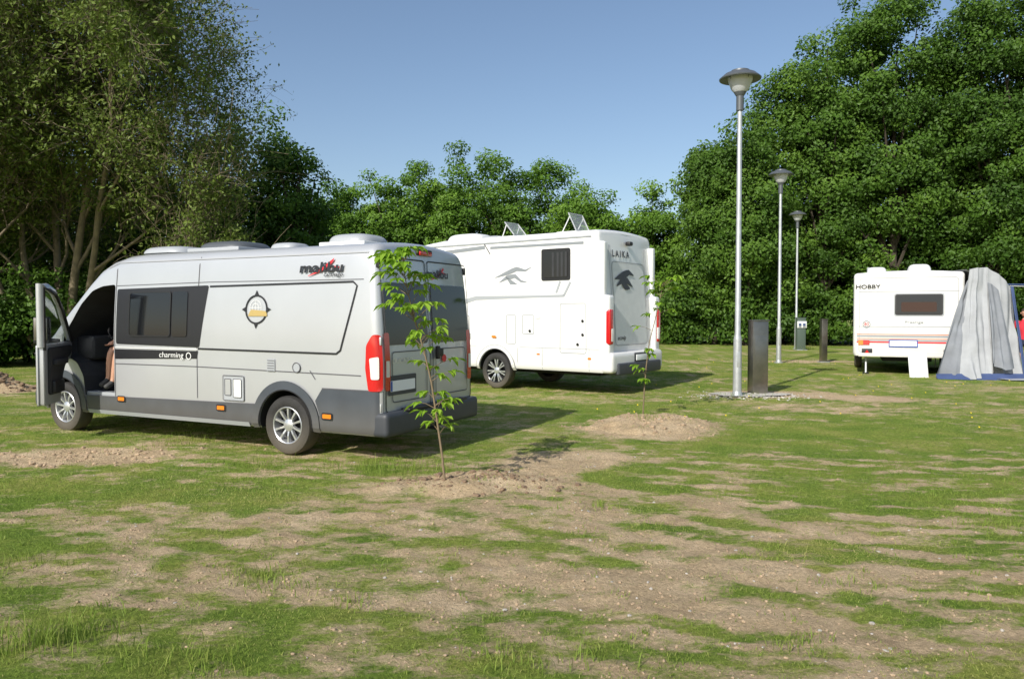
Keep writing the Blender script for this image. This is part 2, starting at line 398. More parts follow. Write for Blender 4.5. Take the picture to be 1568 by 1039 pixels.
for sg,sf,tag in ((1,vs,'l'),(-1,vs2,'r')):
    panel('lower_cladding_'+tag,[(1.86,.315),(4.86,.315),(4.90,.50),(4.90,.53),(1.80,.57)],sf,M['darkplastic'],van,.012)
    panel('rear_cladding_'+tag,[(.0,.315),(.86,.315),(.84,.5),(.90,.66),(.80,.80),(.0,.80)],sf,M['darkplastic'],van,.012,.05)
    panel('front_cladding_'+tag,[(5.92,.315),(6.34,.315),(6.33,.75),(6.0,.80),(5.9,.62)],sf,M['darkplastic'],van,.012,.04)
    for cx,a0,a1 in ((1.345,-8,188),(5.40,-8,188)):
        lines('wheel_arch_'+tag,[arc(cx,.36,.455,a0,a1,30)],.11,sf,M['darkplastic'],van,.024)
        lines('wheel_arch_lip_'+tag,[arc(cx,.36,.405,a0,a1,30)],.012,sf,M['well'],van,.03)
    panel('sill_step_'+tag,[(1.9,.30),(4.85,.30),(4.85,.355),(1.9,.355)],sf,M['lgrey'],van,.03)
    lines('cladding_edge_'+tag,[[(1.8,.575),(4.9,.535)],[(.02,.805),(.80,.805)]],.012,sf,M['groove'],van,.014)
    wheel(van,1.345,sg*.905,.345,.225,.225,sg,[(a*36+90,0) for a in range(10)],M['alloy'],M['alloy'],'rear_wheel_'+tag)
    wheel(van,5.40,sg*.905,.345,.225,.225,sg,[(a*36+80,0) for a in range(10)],M['alloy'],M['alloy'],'front_wheel_'+tag)
    wp=[(2.60,2.0),(4.28,1.975),(4.28,1.25),(2.74,1.23)] if sg==1 else [(2.60,2.0),(3.7,1.99),(3.7,1.25),(2.74,1.23)]
    panel('window_band_'+tag,rpoly(wp,.03),sf,M['line'],van,.006)
    panel('window_pane_'+tag,rect(3.25,1.36,4.02,1.93,.05),sf,M['glass'],van,.014)
    panel('window_pane_b_'+tag,rect(2.95,1.36,3.22,1.93,.04),sf,M['glass'],van,.014)
    lines('window_frame_'+tag,[rect(3.25,1.36,4.02,1.93,.05)],.018,sf,M['black'],van,.018,True)
    panel('stripe_black_'+tag,[(2.78,1.09),(4.30,1.05),(4.31,1.18),(2.76,1.185)],sf,M['line'],van,.006)
    lines('stripe_silver_'+tag,[[(2.76,1.205),(4.30,1.205)]],.012,sf,M['plastwhite'],van,.009)
    lines('crease_'+tag,[[(.26,.965),(2.8,.99),(4.3,.985)]],.012,sf,M['groove'],van,.004)
    lines('crease_upper_'+tag,[[(.2,2.03),(2.6,2.04),(4.3,2.02)]],.009,sf,M['groove'],van,.004)
    lines('frame_decal_'+tag,[[(2.58,1.985),(.36,2.005),(.30,1.96),(.54,1.24),(.60,1.20),(2.76,1.215)]],.022,sf,M['line'],van,.007)
    lines('panel_gaps_'+tag,[[(2.78,.6),(2.78,2.36)],[(4.31,.55),(4.31,2.34)],[(.9,.9),(.98,1.0)]],.012,sf,M['groove'],van,.004)
    lines('drip_rail_'+tag,[[(.12,2.33),(4.3,2.33),(4.5,2.26)]],.014,sf,M['seam'],van,.01)
    for t,z in ((.72,.49),(2.36,.50),(4.17,.52)):
        panel('side_marker_'+tag,rect(t-.06,z-.022,t+.06,z+.026,.01),sf,M['orange'],van,.03)
        lines('marker_frame_'+tag,[rect(t-.07,z-.032,t+.07,z+.036,.012)],.012,sf,M['black'],van,.026,True)
    panel('tail_lamp_'+tag,rpoly([(.0,.80),(.15,.80),(.19,1.05),(.17,1.30),(.08,1.42),(.0,1.42)],.03),sf,M['red'],van,.02,.03)
    panel('tail_lens_'+tag,rpoly([(.02,.93),(.11,.93),(.13,1.16),(.02,1.18)],.02),sf,M['lens'],van,.026,.03)
    y0,y1=(sg*.84,sg*.955)
    panel('tail_lamp_rear_'+tag,rpoly([(y0+.02*sg,.80),(y1,.80),(y1,1.44),(y0+.02*sg,1.44)],.03),vre,M['red'],van,.016)
    panel('tail_lens_rear_'+tag,rect(min(y0+.04*sg,y1-.01*sg),.95,max(y0+.04*sg,y1-.01*sg),1.13,.01),vre,M['lens'],van,.022)
    for z in (.62,1.35,1.62,2.2):
        box('door_hinge_'+tag,(.035+ .05*(z>1.5),sg*.985-sg*.05*(z>1.5),z),(.05,.03,.09),M['silver'] if z<2 else M['black'],van,.008)
sf=vs
lines('emblem_ring',[arc(1.80,1.70,.165,0,360,40)],.022,sf,M['line'],van,.008,step=.3)
for a in (0,90,180,270):
    ca,sa=math.cos(math.radians(a)),math.sin(math.radians(a))
    panel('emblem_point',[(1.80+ca*.17+sa*.03,1.70+sa*.17-ca*.03),(1.80+ca*.23,1.70+sa*.23),(1.80+ca*.17-sa*.03,1.70+sa*.17+ca*.03)],sf,M['line'],van,.009)
lines('emblem_globe',[arc(1.81,1.72,.09,0,360,24),[(1.72,1.72),(1.9,1.72)],[(1.81,1.63),(1.81,1.81)],arc(1.81,1.72,.05,0,360,16)],.007,sf,M['plastwhite'],van,.008,step=.3)
panel('emblem_van',rpoly([(1.62,1.62),(1.64,1.68),(1.88,1.70),(1.93,1.62)],.02),sf,M['gold'],van,.011)
def st_text(n,s,size,m,x,z,sx=1,shear=.25,bold=0):
    p=Vector(vs(x,z,.022)); q=Vector(vs(x,z+.05,.022)); text(n,s,size,m,van,p,(-1,0,0),q-p,sx,shear,bold)
st_text('logo_text','malibu',.16,M['line'],.84,2.17,1.5,.1,.004)
st_text('logo_subtext','carthago',.065,M['line'],.66,2.09,1.2,.2)
st_text('name_text','charming',.10,M['plastwhite'],3.22,1.125,1.2,.1)
lines('logo_swoosh',[[(1.02,2.08),(.84,2.14),(.66,2.26),(.72,2.19),(.58,2.17)]],lambda t:.008+.03*math.sin(math.pi*t),sf,M['reddecal'],van,.02)
lines('name_ring',[arc(2.92,1.12,.04,0,360,16)],.012,sf,M['plastwhite'],van,.011,step=.3)
panel('service_hatch_frame',rect(1.99,.60,2.33,.90,.02),sf,M['lgrey'],van,.008)
panel('service_hatch_door',rect(2.03,.64,2.16,.86,.015),sf,M['plastwhite'],van,.014)
panel('service_hatch_lid',rect(2.20,.66,2.30,.86,.015),sf,M['silver'],van,.014)
lines('hatch_edges',[rect(2.03,.64,2.16,.86,.015),rect(2.20,.66,2.30,.86,.015),rect(1.99,.60,2.33,.90,.02)],.008,sf,M['groove'],van,.017,True)
panel('vent_cover',rect(1.50,.97,1.62,1.12,.01),sf,M['lgrey'],van,.012)
lines('vent_slats',[[(1.51,.98+.03*k),(1.61,.98+.03*k)] for k in range(5)],.008,sf,M['groove'],van,.016)
panel('water_filler',arc(1.17,1.03,.055,0,350,18),sf,M['lgrey'],van,.012)
lines('water_filler_ring',[arc(1.17,1.03,.055,0,360,18)],.010,sf,M['groove'],van,.016,step=.3)
for a,b in ((.04,.93),(-.93,-.04)):
    panel('rear_window',rpoly([(a+.02,1.30),(b-.02,1.30),(b-.03,2.0),(a+.03,2.0)],.06),vre,M['glass'],van,.014)
    lines('rear_door_gap',[rpoly([(a-.025,.56),(b+.0,.56),(b,2.28),(a-.025,2.28)],.05)],.014,vre,M['black'],van,.008,True)
    lines('door_press',[rpoly([(a+.06,.66),(b-.12 if b>0 else b-.06,.66),(b-.12 if b>0 else b-.06,1.22),(a+.06 if a>0 else a+.12,1.22)],.05)],.012,vre,M['groove'],van,.010,True)
panel('number_plate_recess',rect(.34,.74,.90,.96,.02),vre,M['bumper'],van,.012)
panel('number_plate',rect(.38,.785,.87,.905,.01),vre,M['plate'],van,.022)
panel('number_plate_band',rect(.835,.79,.866,.90,.004),vre,M['blue'],van,.026)
box('rear_bumper',(.02,0,.43),(.22,2.06,.27),M['bumper'],van,.06,4)
box('bumper_step',(-.07,0,.57),(.12,1.3,.03),M['black'],van,.01)
box('door_handle',(-.035,-.10,1.18),(.05,.05,.16),M['black'],van,.015)
box('door_lock',(-.02,-.2,1.18),(.03,.09,.10),M['black'],van,.015)
panel('badge',arc(-.28,1.10,.05,0,350,18),vre,M['reddecal'],van,.018)
box('brake_light',(.085,0,2.37),(.05,.26,.05),M['red'],van,.012)
box('brake_light_housing',(.12,0,2.38),(.08,.34,.08),M['black'],van,.02)
text('logo_text_rear','malibu',.14,M['line'],van,Vector(vre(-.22,2.13,.03)),(0,-1,0),(.1,0,1),1.4,.1,.003)
lines('logo_swoosh_rear',[[(-.10,2.06),(-.28,2.12),(-.40,2.21),(-.36,2.16),(-.46,2.14)]],lambda t:.008+.026*math.sin(math.pi*t),vre,M['reddecal'],van,.02)
text('rear_model','DUCATO',.075,M['alloy'],van,Vector(vre(.62,1.12,.02)),(0,-1,0),(0,0,1),1.3)
tube('tow_hook',[(-.02,.1,.30),(-.12,.1,.29),(-.14,.1,.36)],.022,M['well'],van)
# roof equipment
dome('roof_skylight_front',(4.0,.2,2.475),(.85,.8,.10),M['lgrey'],van)
dome('roof_skylight_smoked',(2.95,.2,2.475),(.85,.75,.13),M['lamphat'],van)
box('roof_skylight_rim',(2.95,.2,2.485),(.92,.82,.05),M['lgrey'],van,.015)
dome('roof_vent',(1.95,.25,2.47),(.42,.42,.08),M['lgrey'],van)
dome('roof_skylight_rear',(.95,.15,2.50),(.62,.62,.12),M['lgrey'],van)
box('roof_skylight_rear_rim',(.95,.15,2.485),(.68,.68,.06),M['plastwhite'],van,.015)
box('solar_panel',(2.2,-.45,2.52),(1.6,.5,.03),M['glass'],van,.005)
box('roof_awning_rail',(2.4,-.90,2.42),(3.8,.12,.12),M['lgrey'],van,.04)
# cab interior
box('driver_seat_cushion',(4.52,.48,1.0),(.52,.5,.16),M['seat'],van,.05,3)
box('driver_seat_base',(4.50,.48,.76),(.44,.42,.36),M['interior'],van,.02)
box('driver_seat_back',(4.27,.48,1.38),(.16,.48,.66),M['seat'],van,.06,3,Matrix.Rotation(-.12,3,'Y'))
box('driver_headrest',(4.2,.48,1.80),(.10,.26,.18),M['seat'],van,.04,3)
box('dashboard',(5.22,0,1.17),(.38,1.66,.34),M['interior'],van,.07,3)
box('door_sill',(4.63,.93,.56),(.6,.16,.06),M['lgrey'],van,.015)
V=[];F=[]; cc=Vector((4.93,.45,1.34)); ax=Vector((-.75,0,.66)).normalized(); u=Vector((0,1,0)); w=ax.cross(u)
tube_geo(V,F,[cc+(u*math.cos(a)+w*math.sin(a))*.19 for a in [2*math.pi*i/28 for i in range(29)]],[.014]*29,8)
tube_geo(V,F,[cc-u*.19,cc+u*.19],[.012]*2,6); tube_geo(V,F,[cc,cc-w*.19],[.012]*2,6); tube_geo(V,F,[cc,cc-ax*.25],[.03]*2,8)
obj('steering_wheel',V,F,M['black'],van,True,60)
panel('cab_window_r',rpoly([(4.42,1.30),(5.32,1.30),(4.98,1.72),(4.72,1.92),(4.42,1.95)],.05),vs2,M['glass'],van,.012)
for sg,sf_ in ((1,vs),(-1,vs2)):
    panel('head_lamp',rpoly([(5.85,.92),(6.28,.80),(6.2,.98),(5.75,1.2)],.03),sf_,M['lens'],van,.012,.05)
box('front_bumper',(6.28,0,.42),(.22,1.66,.26),M['bumper'],van,.07,4)
box('grille',(6.345,0,.72),(.05,1.0,.14),M['black'],van,.02)
# open driver's door : built around the hinge
dh=empty('driver_door',(5.38,1.0,0)); dh.parent=van
dh.rotation_euler=(0,0,math.radians(-52))
ox=5.38
def dp(pts): return [(x-ox,z) for x,z in pts]
low=dp([(4.35,.47),(4.92,.47),(4.98,.78),(5.12,.96),(5.36,1.06),(5.40,1.27),(4.35,1.25)])
prism('door_outer_skin',rpoly(low,.03,3),-.02,.0,M['silver'],dh)
prism('door_inner_structure',rpoly([(x*.97-.012,z*.985+.012) for x,z in low],.03,3),-.085,-.02,M['silver'],dh,.008)
prism('door_trim_panel',rpoly(dp([(4.48,.60),(4.88,.60),(4.93,.84),(5.08,1.03),(5.28,1.12),(5.30,1.22),(4.48,1.21)]),.04,3),-.115,-.085,M['interior'],dh,.01)
box('door_armrest',(4.78-ox,-.14,1.02),(.42,.06,.07),M['interior'],dh,.02)
box('door_pocket',(4.70-ox,-.13,.70),(.34,.06,.16),M['black'],dh,.02)
fr=dp([(4.37,1.22),(4.37,2.02),(4.58,2.0),(4.80,1.94),(5.02,1.76),(5.37,1.30)])
tube('door_window_frame',[(x,-.05,z) for x,z in fr],.045,M['silver'],dh,8)
tube('door_window_seal',[(x*.975,-.085,z-.04) for x,z in fr],.022,M['black'],dh,6)
prism('door_window_glass',dp([(4.38,1.22),(4.38,2.0),(4.58,1.98),(4.80,1.92),(5.0,1.74),(5.35,1.28)]),-.052,-.047,M['clear'],dh)
box('wing_mirror',(5.12-ox,.20,1.42),(.10,.20,.38),M['black'],dh,.045,4)
box('wing_mirror_glass',(5.065-ox,.20,1.44),(.01,.16,.30),M['steel'],dh,.004)
tube('wing_mirror_arm',[(5.15-ox,0,1.27),(5.14-ox,.12,1.28)],.035,M['black'],dh)
box('door_handle_outer',(4.47-ox,.02,1.14),(.12,.04,.035),M['black'],dh,.012)
drv=empty('seated_driver',(0,0,0)); drv.parent=van
J={'pel':((4.42,.46,1.15),.13),'ch':((4.40,.43,1.42),.15),'nk':((4.41,.44,1.62),.06),'hd':((4.42,.46,1.68),.055),
 'hl':((4.34,.52,1.13),.09),'kl':((4.42,.90,1.15),.066),'al':((4.46,.95,.72),.042),'tl':((4.47,1.08,.655),.038),
 'hr':((4.52,.52,1.13),.09),'kr':((4.64,.84,1.16),.066),'ar':((4.66,.87,.74),.042),'tr':((4.68,1.0,.665),.038),
 'sl':((4.24,.44,1.54),.06),'el':((4.28,.66,1.32),.045),'wl':((4.42,.82,1.26),.03),
 'sr':((4.58,.44,1.54),.06),'er':((4.66,.64,1.34),.045),'wr':((4.62,.78,1.28),.03)}
B=[('pel','ch'),('ch','nk'),('nk','hd'),('pel','hl'),('hl','kl'),('kl','al'),('al','tl'),('pel','hr'),('hr','kr'),('kr','ar'),('ar','tr'),('ch','sl'),('sl','el'),('el','wl'),('ch','sr'),('sr','er'),('er','wr')]
def mo(a,b,t):
    if b in('tl','tr'): return 3
    if b in('hl','hr'): return 2
    if b in('kl','kr'): return 2 if t<.7 else 0
    if b in('al','ar') or a in ('wl','wr') or b[1:] .startswith(('palm','k','m','t')) and len(b)>2: return 0
    if b in('el','er'): return 1 if t<.6 else 0
    if b in('wl','wr','hd'): return 0
    return 1
figure('seated_driver',J,B,drv,mo,[M['skin'],M['shirtdk'],M['shorts'],M['shoe']],(4.42,.49,1.80),(0,1,0),
  [('L','wl',(.1,.7,-.4),(1,0,0)),('R','wr',(0,.7,-.4),(-1,0,0))])
# ================================================================= MOTORHOME
mh=empty('motorhome',(2.53,16.17,0),math.atan2(.6,-.8))
mplan=lambda x:1.15 if x<5.9 else 1.15-.26*((x-5.9)/1.7)**1.6
mz=interp([0,4.3,4.9,5.5,6.0,6.3,6.7,7.0,7.3,7.6],[3.34,3.34,3.28,3.10,2.84,2.5,2.05,1.62,1.42,1.15])
MB=Body(7.6,mplan,mz,.46,lambda z:0.0,lambda x:.10 if x<5.5 else .16,lambda z:.16*max(0,(z-1.0)/2.3)**1.3,.12,.08,.05)
mst=[0,.008,.025,.05,.08,.12]+[.12+.4*k for k in range(1,11)]+[4.3,4.6,4.9,5.2,5.5,5.75,6.0,6.15,6.3,6.5,6.7,6.85,7.0,7.15,7.3,7.45,7.5,7.55,7.58,7.6]
mm=[M['white'],M['well'],M['glass']]
mb=MB.build('body_shell',mst,12,mm,mh,lambda i,k,nh,N:2 if (6.25<=mst[i]<6.95 and nh-4<=k<=N-nh+3) else 0)
cuts=[]
for cx in (2.75,6.75):
    cuts+= [cutter(circ(cx,.42,.46),.72,1.4,mm,1,mh),cutter(circ(cx,.42,.46),-1.4,-.72,mm,1,mh)]
carve(mb,cuts)
ms=MB.side(1); ms2=MB.side(-1); mre=MB.rear()
multi=[(a*51.43+90,d) for a in range(7) for d in (-9,9)]
for sg,sf,tag in ((1,ms,'l'),(-1,ms2,'r')):
    for cx in (2.75,6.75):
        wheel(mh,cx,sg*1.03,.395,.275,.24,sg,multi,M['alloyd'],M['alloy'],'wheel_%s_%d'%(tag,int(cx)))
        lines('wheel_arch_'+tag,[arc(cx,.42,.50,0,180,26)],.085,sf,M['white'],mh,.03)
        lines('wheel_arch_edge_'+tag,[arc(cx,.42,.548,0,180,26)],.014,sf,M['seam'],mh,.032)
        lines('wheel_arch_lip_'+tag,[arc(cx,.42,.462,0,180,26)],.012,sf,M['groove'],mh,.034)
    lines('skirt_line_'+tag,[[(.12,.93),(2.1,.93)],[(3.3,.93),(6.2,.93)]],.012,sf,M['seam'],mh,.004)
    panel('window_frame_'+tag,rect(.80,2.34,1.52,3.0,.05),sf,M['black'],mh,.012)
    panel('window_pane_'+tag,rect(.86,2.40,1.46,2.94,.05),sf,M['glass'],mh,.022)
    lines('window_curtain_'+tag,[[(.9,2.42),(.9,2.92)],[(1.0,2.42),(1.0,2.92)],[(1.1,2.42),(1.1,2.92)],[(1.22,2.42),(1.22,2.92)]],.05,sf,M['interior'],mh,.024)
    panel('window2_'+tag,rect(4.2,2.2,5.2,2.85,.05),sf,M['glass'],mh,.014)
    panel('cab_window_'+tag,rpoly([(5.9,1.55),(6.75,1.55),(6.3,2.15),(5.9,2.2)],.05),sf,M['glass'],mh,.014)
    lines('stripe_top_'+tag,[[(.45,3.085),(2.9,3.10)]],.055,sf,M['grey'],mh,.006)
    lines('stripe_top2_'+tag,[[(3.05,3.12),(5.4,3.0)]],.08,sf,M['grey'],mh,.006)
    lines('stripe_tick_'+tag,[[(2.9,2.96),(3.07,3.2)]],.022,sf,M['line'],mh,.007)
    lines('roof_rail_'+tag,[[(.2,3.21),(5.0,3.21)]],.03,sf,M['lgrey'],mh,.02)
    lines('stripe_mid_'+tag,[[(.95,2.02),(3.3,2.00),(3.75,1.9),(4.0,1.72),(4.1,1.5)]],lambda t:.05+.10*max(0,t-.3),sf,M['lgrey'],mh,.006)
    lines('stripe_diag_'+tag,[[(.96,2.02),(.80,2.30)],[(1.15,2.08),(1.05,2.32)]],.05,sf,M['lgrey'],mh,.006)
    bx=lambda x,z:(2.28+(x-2.28)*.85,2.46+(z-2.46)*1.1)
    lines('bird_emblem_'+tag,[[bx(*p) for p in q] for q in [[(2.85,2.44),(2.4,2.54),(2.15,2.60),(1.88,2.56),(1.70,2.62)],[(2.72,2.34),(2.45,2.44),(2.2,2.46),(2.02,2.36),(1.82,2.33)],[(2.5,2.46),(2.33,2.34),(2.14,2.30)]]],lambda t:.01+.09*math.sin(math.pi*t)**1.2,sf,M['grey'],mh,.008)
    lines('locker_gaps_'+tag,[rect(.42,.84,1.05,1.86,.05),rect(1.72,1.22,2.02,1.62,.03),rect(2.2,1.0,2.45,1.62,.03) ,rect(3.5,1.0,4.2,1.6,.04)],.016,sf,M['seam'],mh,.006,True)
    for x,z in ((.50,1.5),(.50,1.22),(1.82,1.28),(.62,1.02)):
        panel('lock_'+tag,arc(x,z,.032,0,350,14),sf,M['black'],mh,.014)
    panel('rear_side_panel_'+tag,rect(.30,.72,.38,.76,.01),sf,M['orange'],mh,.01,.03)
    panel('filler_'+tag,rect(2.72,1.12,2.84,1.17,.01),sf,M['orange'],mh,.036)
    panel('socket_'+tag,rect(1.55,1.55,1.68,1.68,.01),sf,M['plastwhite'],mh,.014)
    lines('skirt_gaps_'+tag,[[(.35,.48),(.35,.92)],[(1.5,.48),(1.5,.92)],[(2.15,.6),(2.15,.92)]],.012,sf,M['seam'],mh,.006)
    for t in (1.6,3.9): panel('marker_'+tag,rect(t-.04,.78,t+.04,.81,.008),sf,M['orange'],mh,.012)
    box('corner_pillar_'+tag,(.0,sg*1.02,1.35),(.20,.24,1.35),M['white'],mh,.07,4)
    box('corner_pillar_top_'+tag,(.10,sg*1.06,2.45),(.16,.15,1.3),M['white'],mh,.05,4,None)
    box('tail_lamp_'+tag,(-.055,sg*1.055,1.38),(.14,.17,.72),M['red'],mh,.055,4)
    box('tail_lens_'+tag,(-.115,sg*1.03,1.22),(.04,.10,.26),M['lens'],mh,.018,3)
    lines('rear_rib_'+tag,[[(sg*.80,1.0),(sg*.80,3.05)],[(sg*.74,1.0),(sg*.74,3.05)]],.02,mre,M['lgrey'],mh,.02)
lines('rear_hatch',[rpoly([(-.7,1.0),(.7,1.0),(.7,2.72),(-.7,2.72)],.1)],.016,mre,M['seam'],mh,.012,True)
panel('rear_center_panel',rpoly([(-.68,1.02),(.68,1.02),(.68,2.70),(-.68,2.70)],.1),mre,M['plastwhite'],mh,.008)
text('brand_text','L A I K A',.19,M['line'],mh,Vector(mre(.30,2.88,.02)),(0,-1,0),(.08,0,1),1.0,0,.004)
lines('bird_emblem_rear',[[(.62,2.36),(.30,2.44),(.0,2.52),(-.2,2.46)],[(.56,2.22),(.32,2.34),(.1,2.34),(-.12,2.22)],[(.4,2.34),(.2,2.22),(.0,2.18)]],lambda t:.02+.13*math.sin(math.pi*t)**1.2,mre,M['line'],mh,.022)
text('model_text','ecovip',.13,M['line'],mh,Vector(mre(.45,1.15,.02)),(0,-1,0),(0,0,1),1.0,.2)
box('rear_bumper',(-.03,0,.66),(.30,2.28,.42),M['white'],mh,.10,4)
box('rear_bumper_lower',(-.10,0,.53),(.26,1.9,.24),M['bumper'],mh,.05,3)
box('number_plate',(-.20,-.1,.74),(.02,.52,.12),M['plate'],mh,.004)
box('plate_recess',(-.186,-.1,.74),(.02,.64,.2),M['bumper'],mh,.01)
box('rear_camera',(.07,0,3.12),(.12,.14,.09),M['black'],mh,.03)
box('chassis',(3.2,0,.42),(5.6,1.2,.14),M['well'],mh,.02)
M['clearlid']=mat('acrylic_lid',(.55,.6,.62),.1,alpha=.22)
def tilted(name,x,y,l,w,ang,z,par):
    box(name+'_frame',(x,y,z+.03),(l+.1,w+.1,.08),M['plastwhite'],par,.03,3)
    R=Matrix.Rotation(ang,3,'Y'); c=Vector((x-l/2,y,z+.08))+R@Vector((l/2,0,0))
    box(name+'_lid',c,(l,w,.02),M['clearlid'],par,.008,2,R)
    for s in (-1,1):
        e=Vector((x-l/2,y+s*w/2,z+.08)); tube(name+'_stay',[Vector((x+l*.3,y+s*w/2,z+.06)),e+R@Vector((l*.8,0,0))],.012,M['plastwhite'],par,6)
    V=[];F=[]; cs=[Vector((0,-w/2,.012)),Vector((l,-w/2,.012)),Vector((l,w/2,.012)),Vector((0,w/2,.012)),Vector((0,-w/2,.012))]
    tube_geo(V,F,[Vector((x-l/2,y,z+.08))+R@k for k in cs],[.014]*5,6); obj(name+'_lid_rim',V,F,M['lgrey'],par)
tilted('roof_window',1.25,.3,.42,.55,-1.1,3.34,mh)
tilted('roof_window_b',2.9,.3,.40,.5,-.85,3.34,mh)
dome('roof_aircon',(4.3,.15,3.36),(1.1,.8,.20),M['plastwhite'],mh)
dome('roof_skylight',(3.6,.1,3.36),(.7,.6,.12),M['lgrey'],mh)
# ================================================================= CARAVAN
al=math.radians(24)
cv=empty('caravan',(10.60,20.5,0),math.atan2(math.cos(al),math.sin(al)))
CB=Body(5.6,lambda x:1.33,interp([0,4.6,5.2,5.6],[2.76,2.76,2.5,1.9]),.50,lambda z:0,lambda x:.10,lambda z:.10*max(0,(z-.8)/2.),.12,.09,.05)
cst=[0,.008,.025,.05,.08,.12,.5,1,1.6,2.2,2.8,3.4,4,4.6,4.9,5.2,5.4,5.48,5.53,5.57,5.6]
cm=[M['whitec'],M['well']]
cb=CB.build('body_shell',cst,10,cm,cv)
carve(cb,[cutter(circ(2.9,.36,.38),.95,1.5,cm,1,cv),cutter(circ(2.9,.36,.38),-1.5,-.95,cm,1,cv)])
cre=CB.rear(); cs_=CB.side(1); cs2=CB.side(-1)
panel('rear_window_rim',rect(-.86,1.58,.34,2.20,.07),cre,M['lgrey'],cv,.010)
panel('rear_window_frame',rect(-.83,1.61,.31,2.17,.06),cre,M['black'],cv,.014)
panel('rear_window',rect(-.79,1.65,.27,2.13,.05),cre,M['glass'],cv,.022)
M['curtain']=mat('curtain_beige',(.055,.03,.022),.9)
panel('rear_window_curtain',rect(-.68,1.70,.16,1.96,.04),cre,M['curtain'],cv,.026)
lines('rear_frame_seam',[rect(-1.18,.58,1.18,2.62,.1)],.018,cre,M['seam'],cv,.006,True)
lines('rear_rib',[[(-1.2,1.30),(1.2,1.30)],[(-1.2,2.25),(1.2,2.25)]],.02,cre,M['seam'],cv,.007)
for z,wd,m in ((1.09,.02,'orangedec'),(1.04,.04,'grey'),(.975,.02,'orangedec'),(.93,.03,'grey'),(.88,.04,'reddecal')):
    lines('stripe',[[(-1.22,z),(1.24,z)]],wd,cre,M[m],cv,.008)
    for s_ in (cs_,cs2): lines('side_stripe',[[(.12,z),(5.3,z)]],wd,s_,M[m],cv,.008)
for sg in (1,-1):
    a_,b_=sorted((sg*.92,sg*1.2))
    panel('tail_lamp',rect(a_,.80,b_,.93,.02),cre,M['red'],cv,.02)
    a_,b_=sorted((sg*1.08,sg*1.2))
    panel('tail_lamp_amber',rect(a_,.80,b_,.93,.01),cre,M['orange'],cv,.026)
    box('reflector_mount',(-.02,sg*.98,.60),(.03,.26,.20),M['black'],cv,.01)
    V=[(-.045,sg*.98-.08,.54),(-.045,sg*.98+.08,.54),(-.045,sg*.98,.67)]; obj('triangle_reflector',V,[(0,2,1)],M['red'],cv)
    tube('corner_steady',[(.25,sg*1.0,.52),(.1,sg*1.0,.02)],.03,M['galv'],cv,8)
    box('steady_foot',(.1,sg*1.0,.02),(.16,.16,.04),M['well'],cv,.01)
    wheel(cv,2.9,sg*1.18,.33,.2,.2,sg,[(a*72,0) for a in range(5)],M['alloy'],M['alloy'],'wheel_%d'%sg)
    s_=cs_ if sg==1 else cs2
    panel('side_window',rect(1.0,1.6,2.2,2.2,.06),s_,M['glass'],cv,.012); panel('side_window_b',rect(3.4,1.6,4.5,2.2,.06),s_,M['glass'],cv,.012)
panel('number_plate',rect(-.22,.78,.42,.92,.01),cre,M['plate'],cv,.022)
lines('plate_border',[rect(-.24,.76,.44,.94,.01)],.02,cre,M['blue'],cv,.024,True)
text('brand_text','HOBBY',.15,M['line'],cv,Vector(cre(.98,2.38,.02)),(0,-1,0),(0,0,1),1.25,0,.003)
lines('sticker_ring',[arc(1.0,1.36,.09,0,360,24)],.025,cre,M['grey'],cv,.01,step=.5)
text('sticker_text','80',.12,M['reddecal'],cv,Vector(cre(1.0,1.36,.014)),(0,-1,0),(0,0,1))
text('badge_text','Prestige',.10,M['grey'],cv,Vector(cre(-.15,1.42,.014)),(0,-1,0),(0,0,1),1.4)
panel('round_lamp',arc(-1.12,.88,.05,0,350,14),cre,M['orange'],cv,.03)
box('bumper',(-.02,0,.53),(.12,2.4,.1),M['whitec'],cv,.03)
box('chassis',(2.8,0,.42),(5.2,1.2,.12),M['well'],cv,.02)
dome('roof_vent',(.9,.75,2.79),(.5,.5,.16),M['plastwhite'],cv); dome('roof_vent_b',(1.5,-.35,2.80),(.7,.6,.24),M['plastwhite'],cv)
dome('roof_vent_c',(.8,-.2,2.80),(.3,.3,.10),M['plastwhite'],cv); tube('roof_chimney',[(1.4,.95,2.75),(1.4,.95,2.98)],.04,M['lgrey'],cv)
lb=box('leaning_board',(0,0,.31),(.46,.02,.64),M['plastwhite'],None,.006,2,Matrix.Rotation(math.radians(-14),3,'X'))
lb.location=(10.50,19.75,0); lb.rotation_euler=(0,0,-.12)
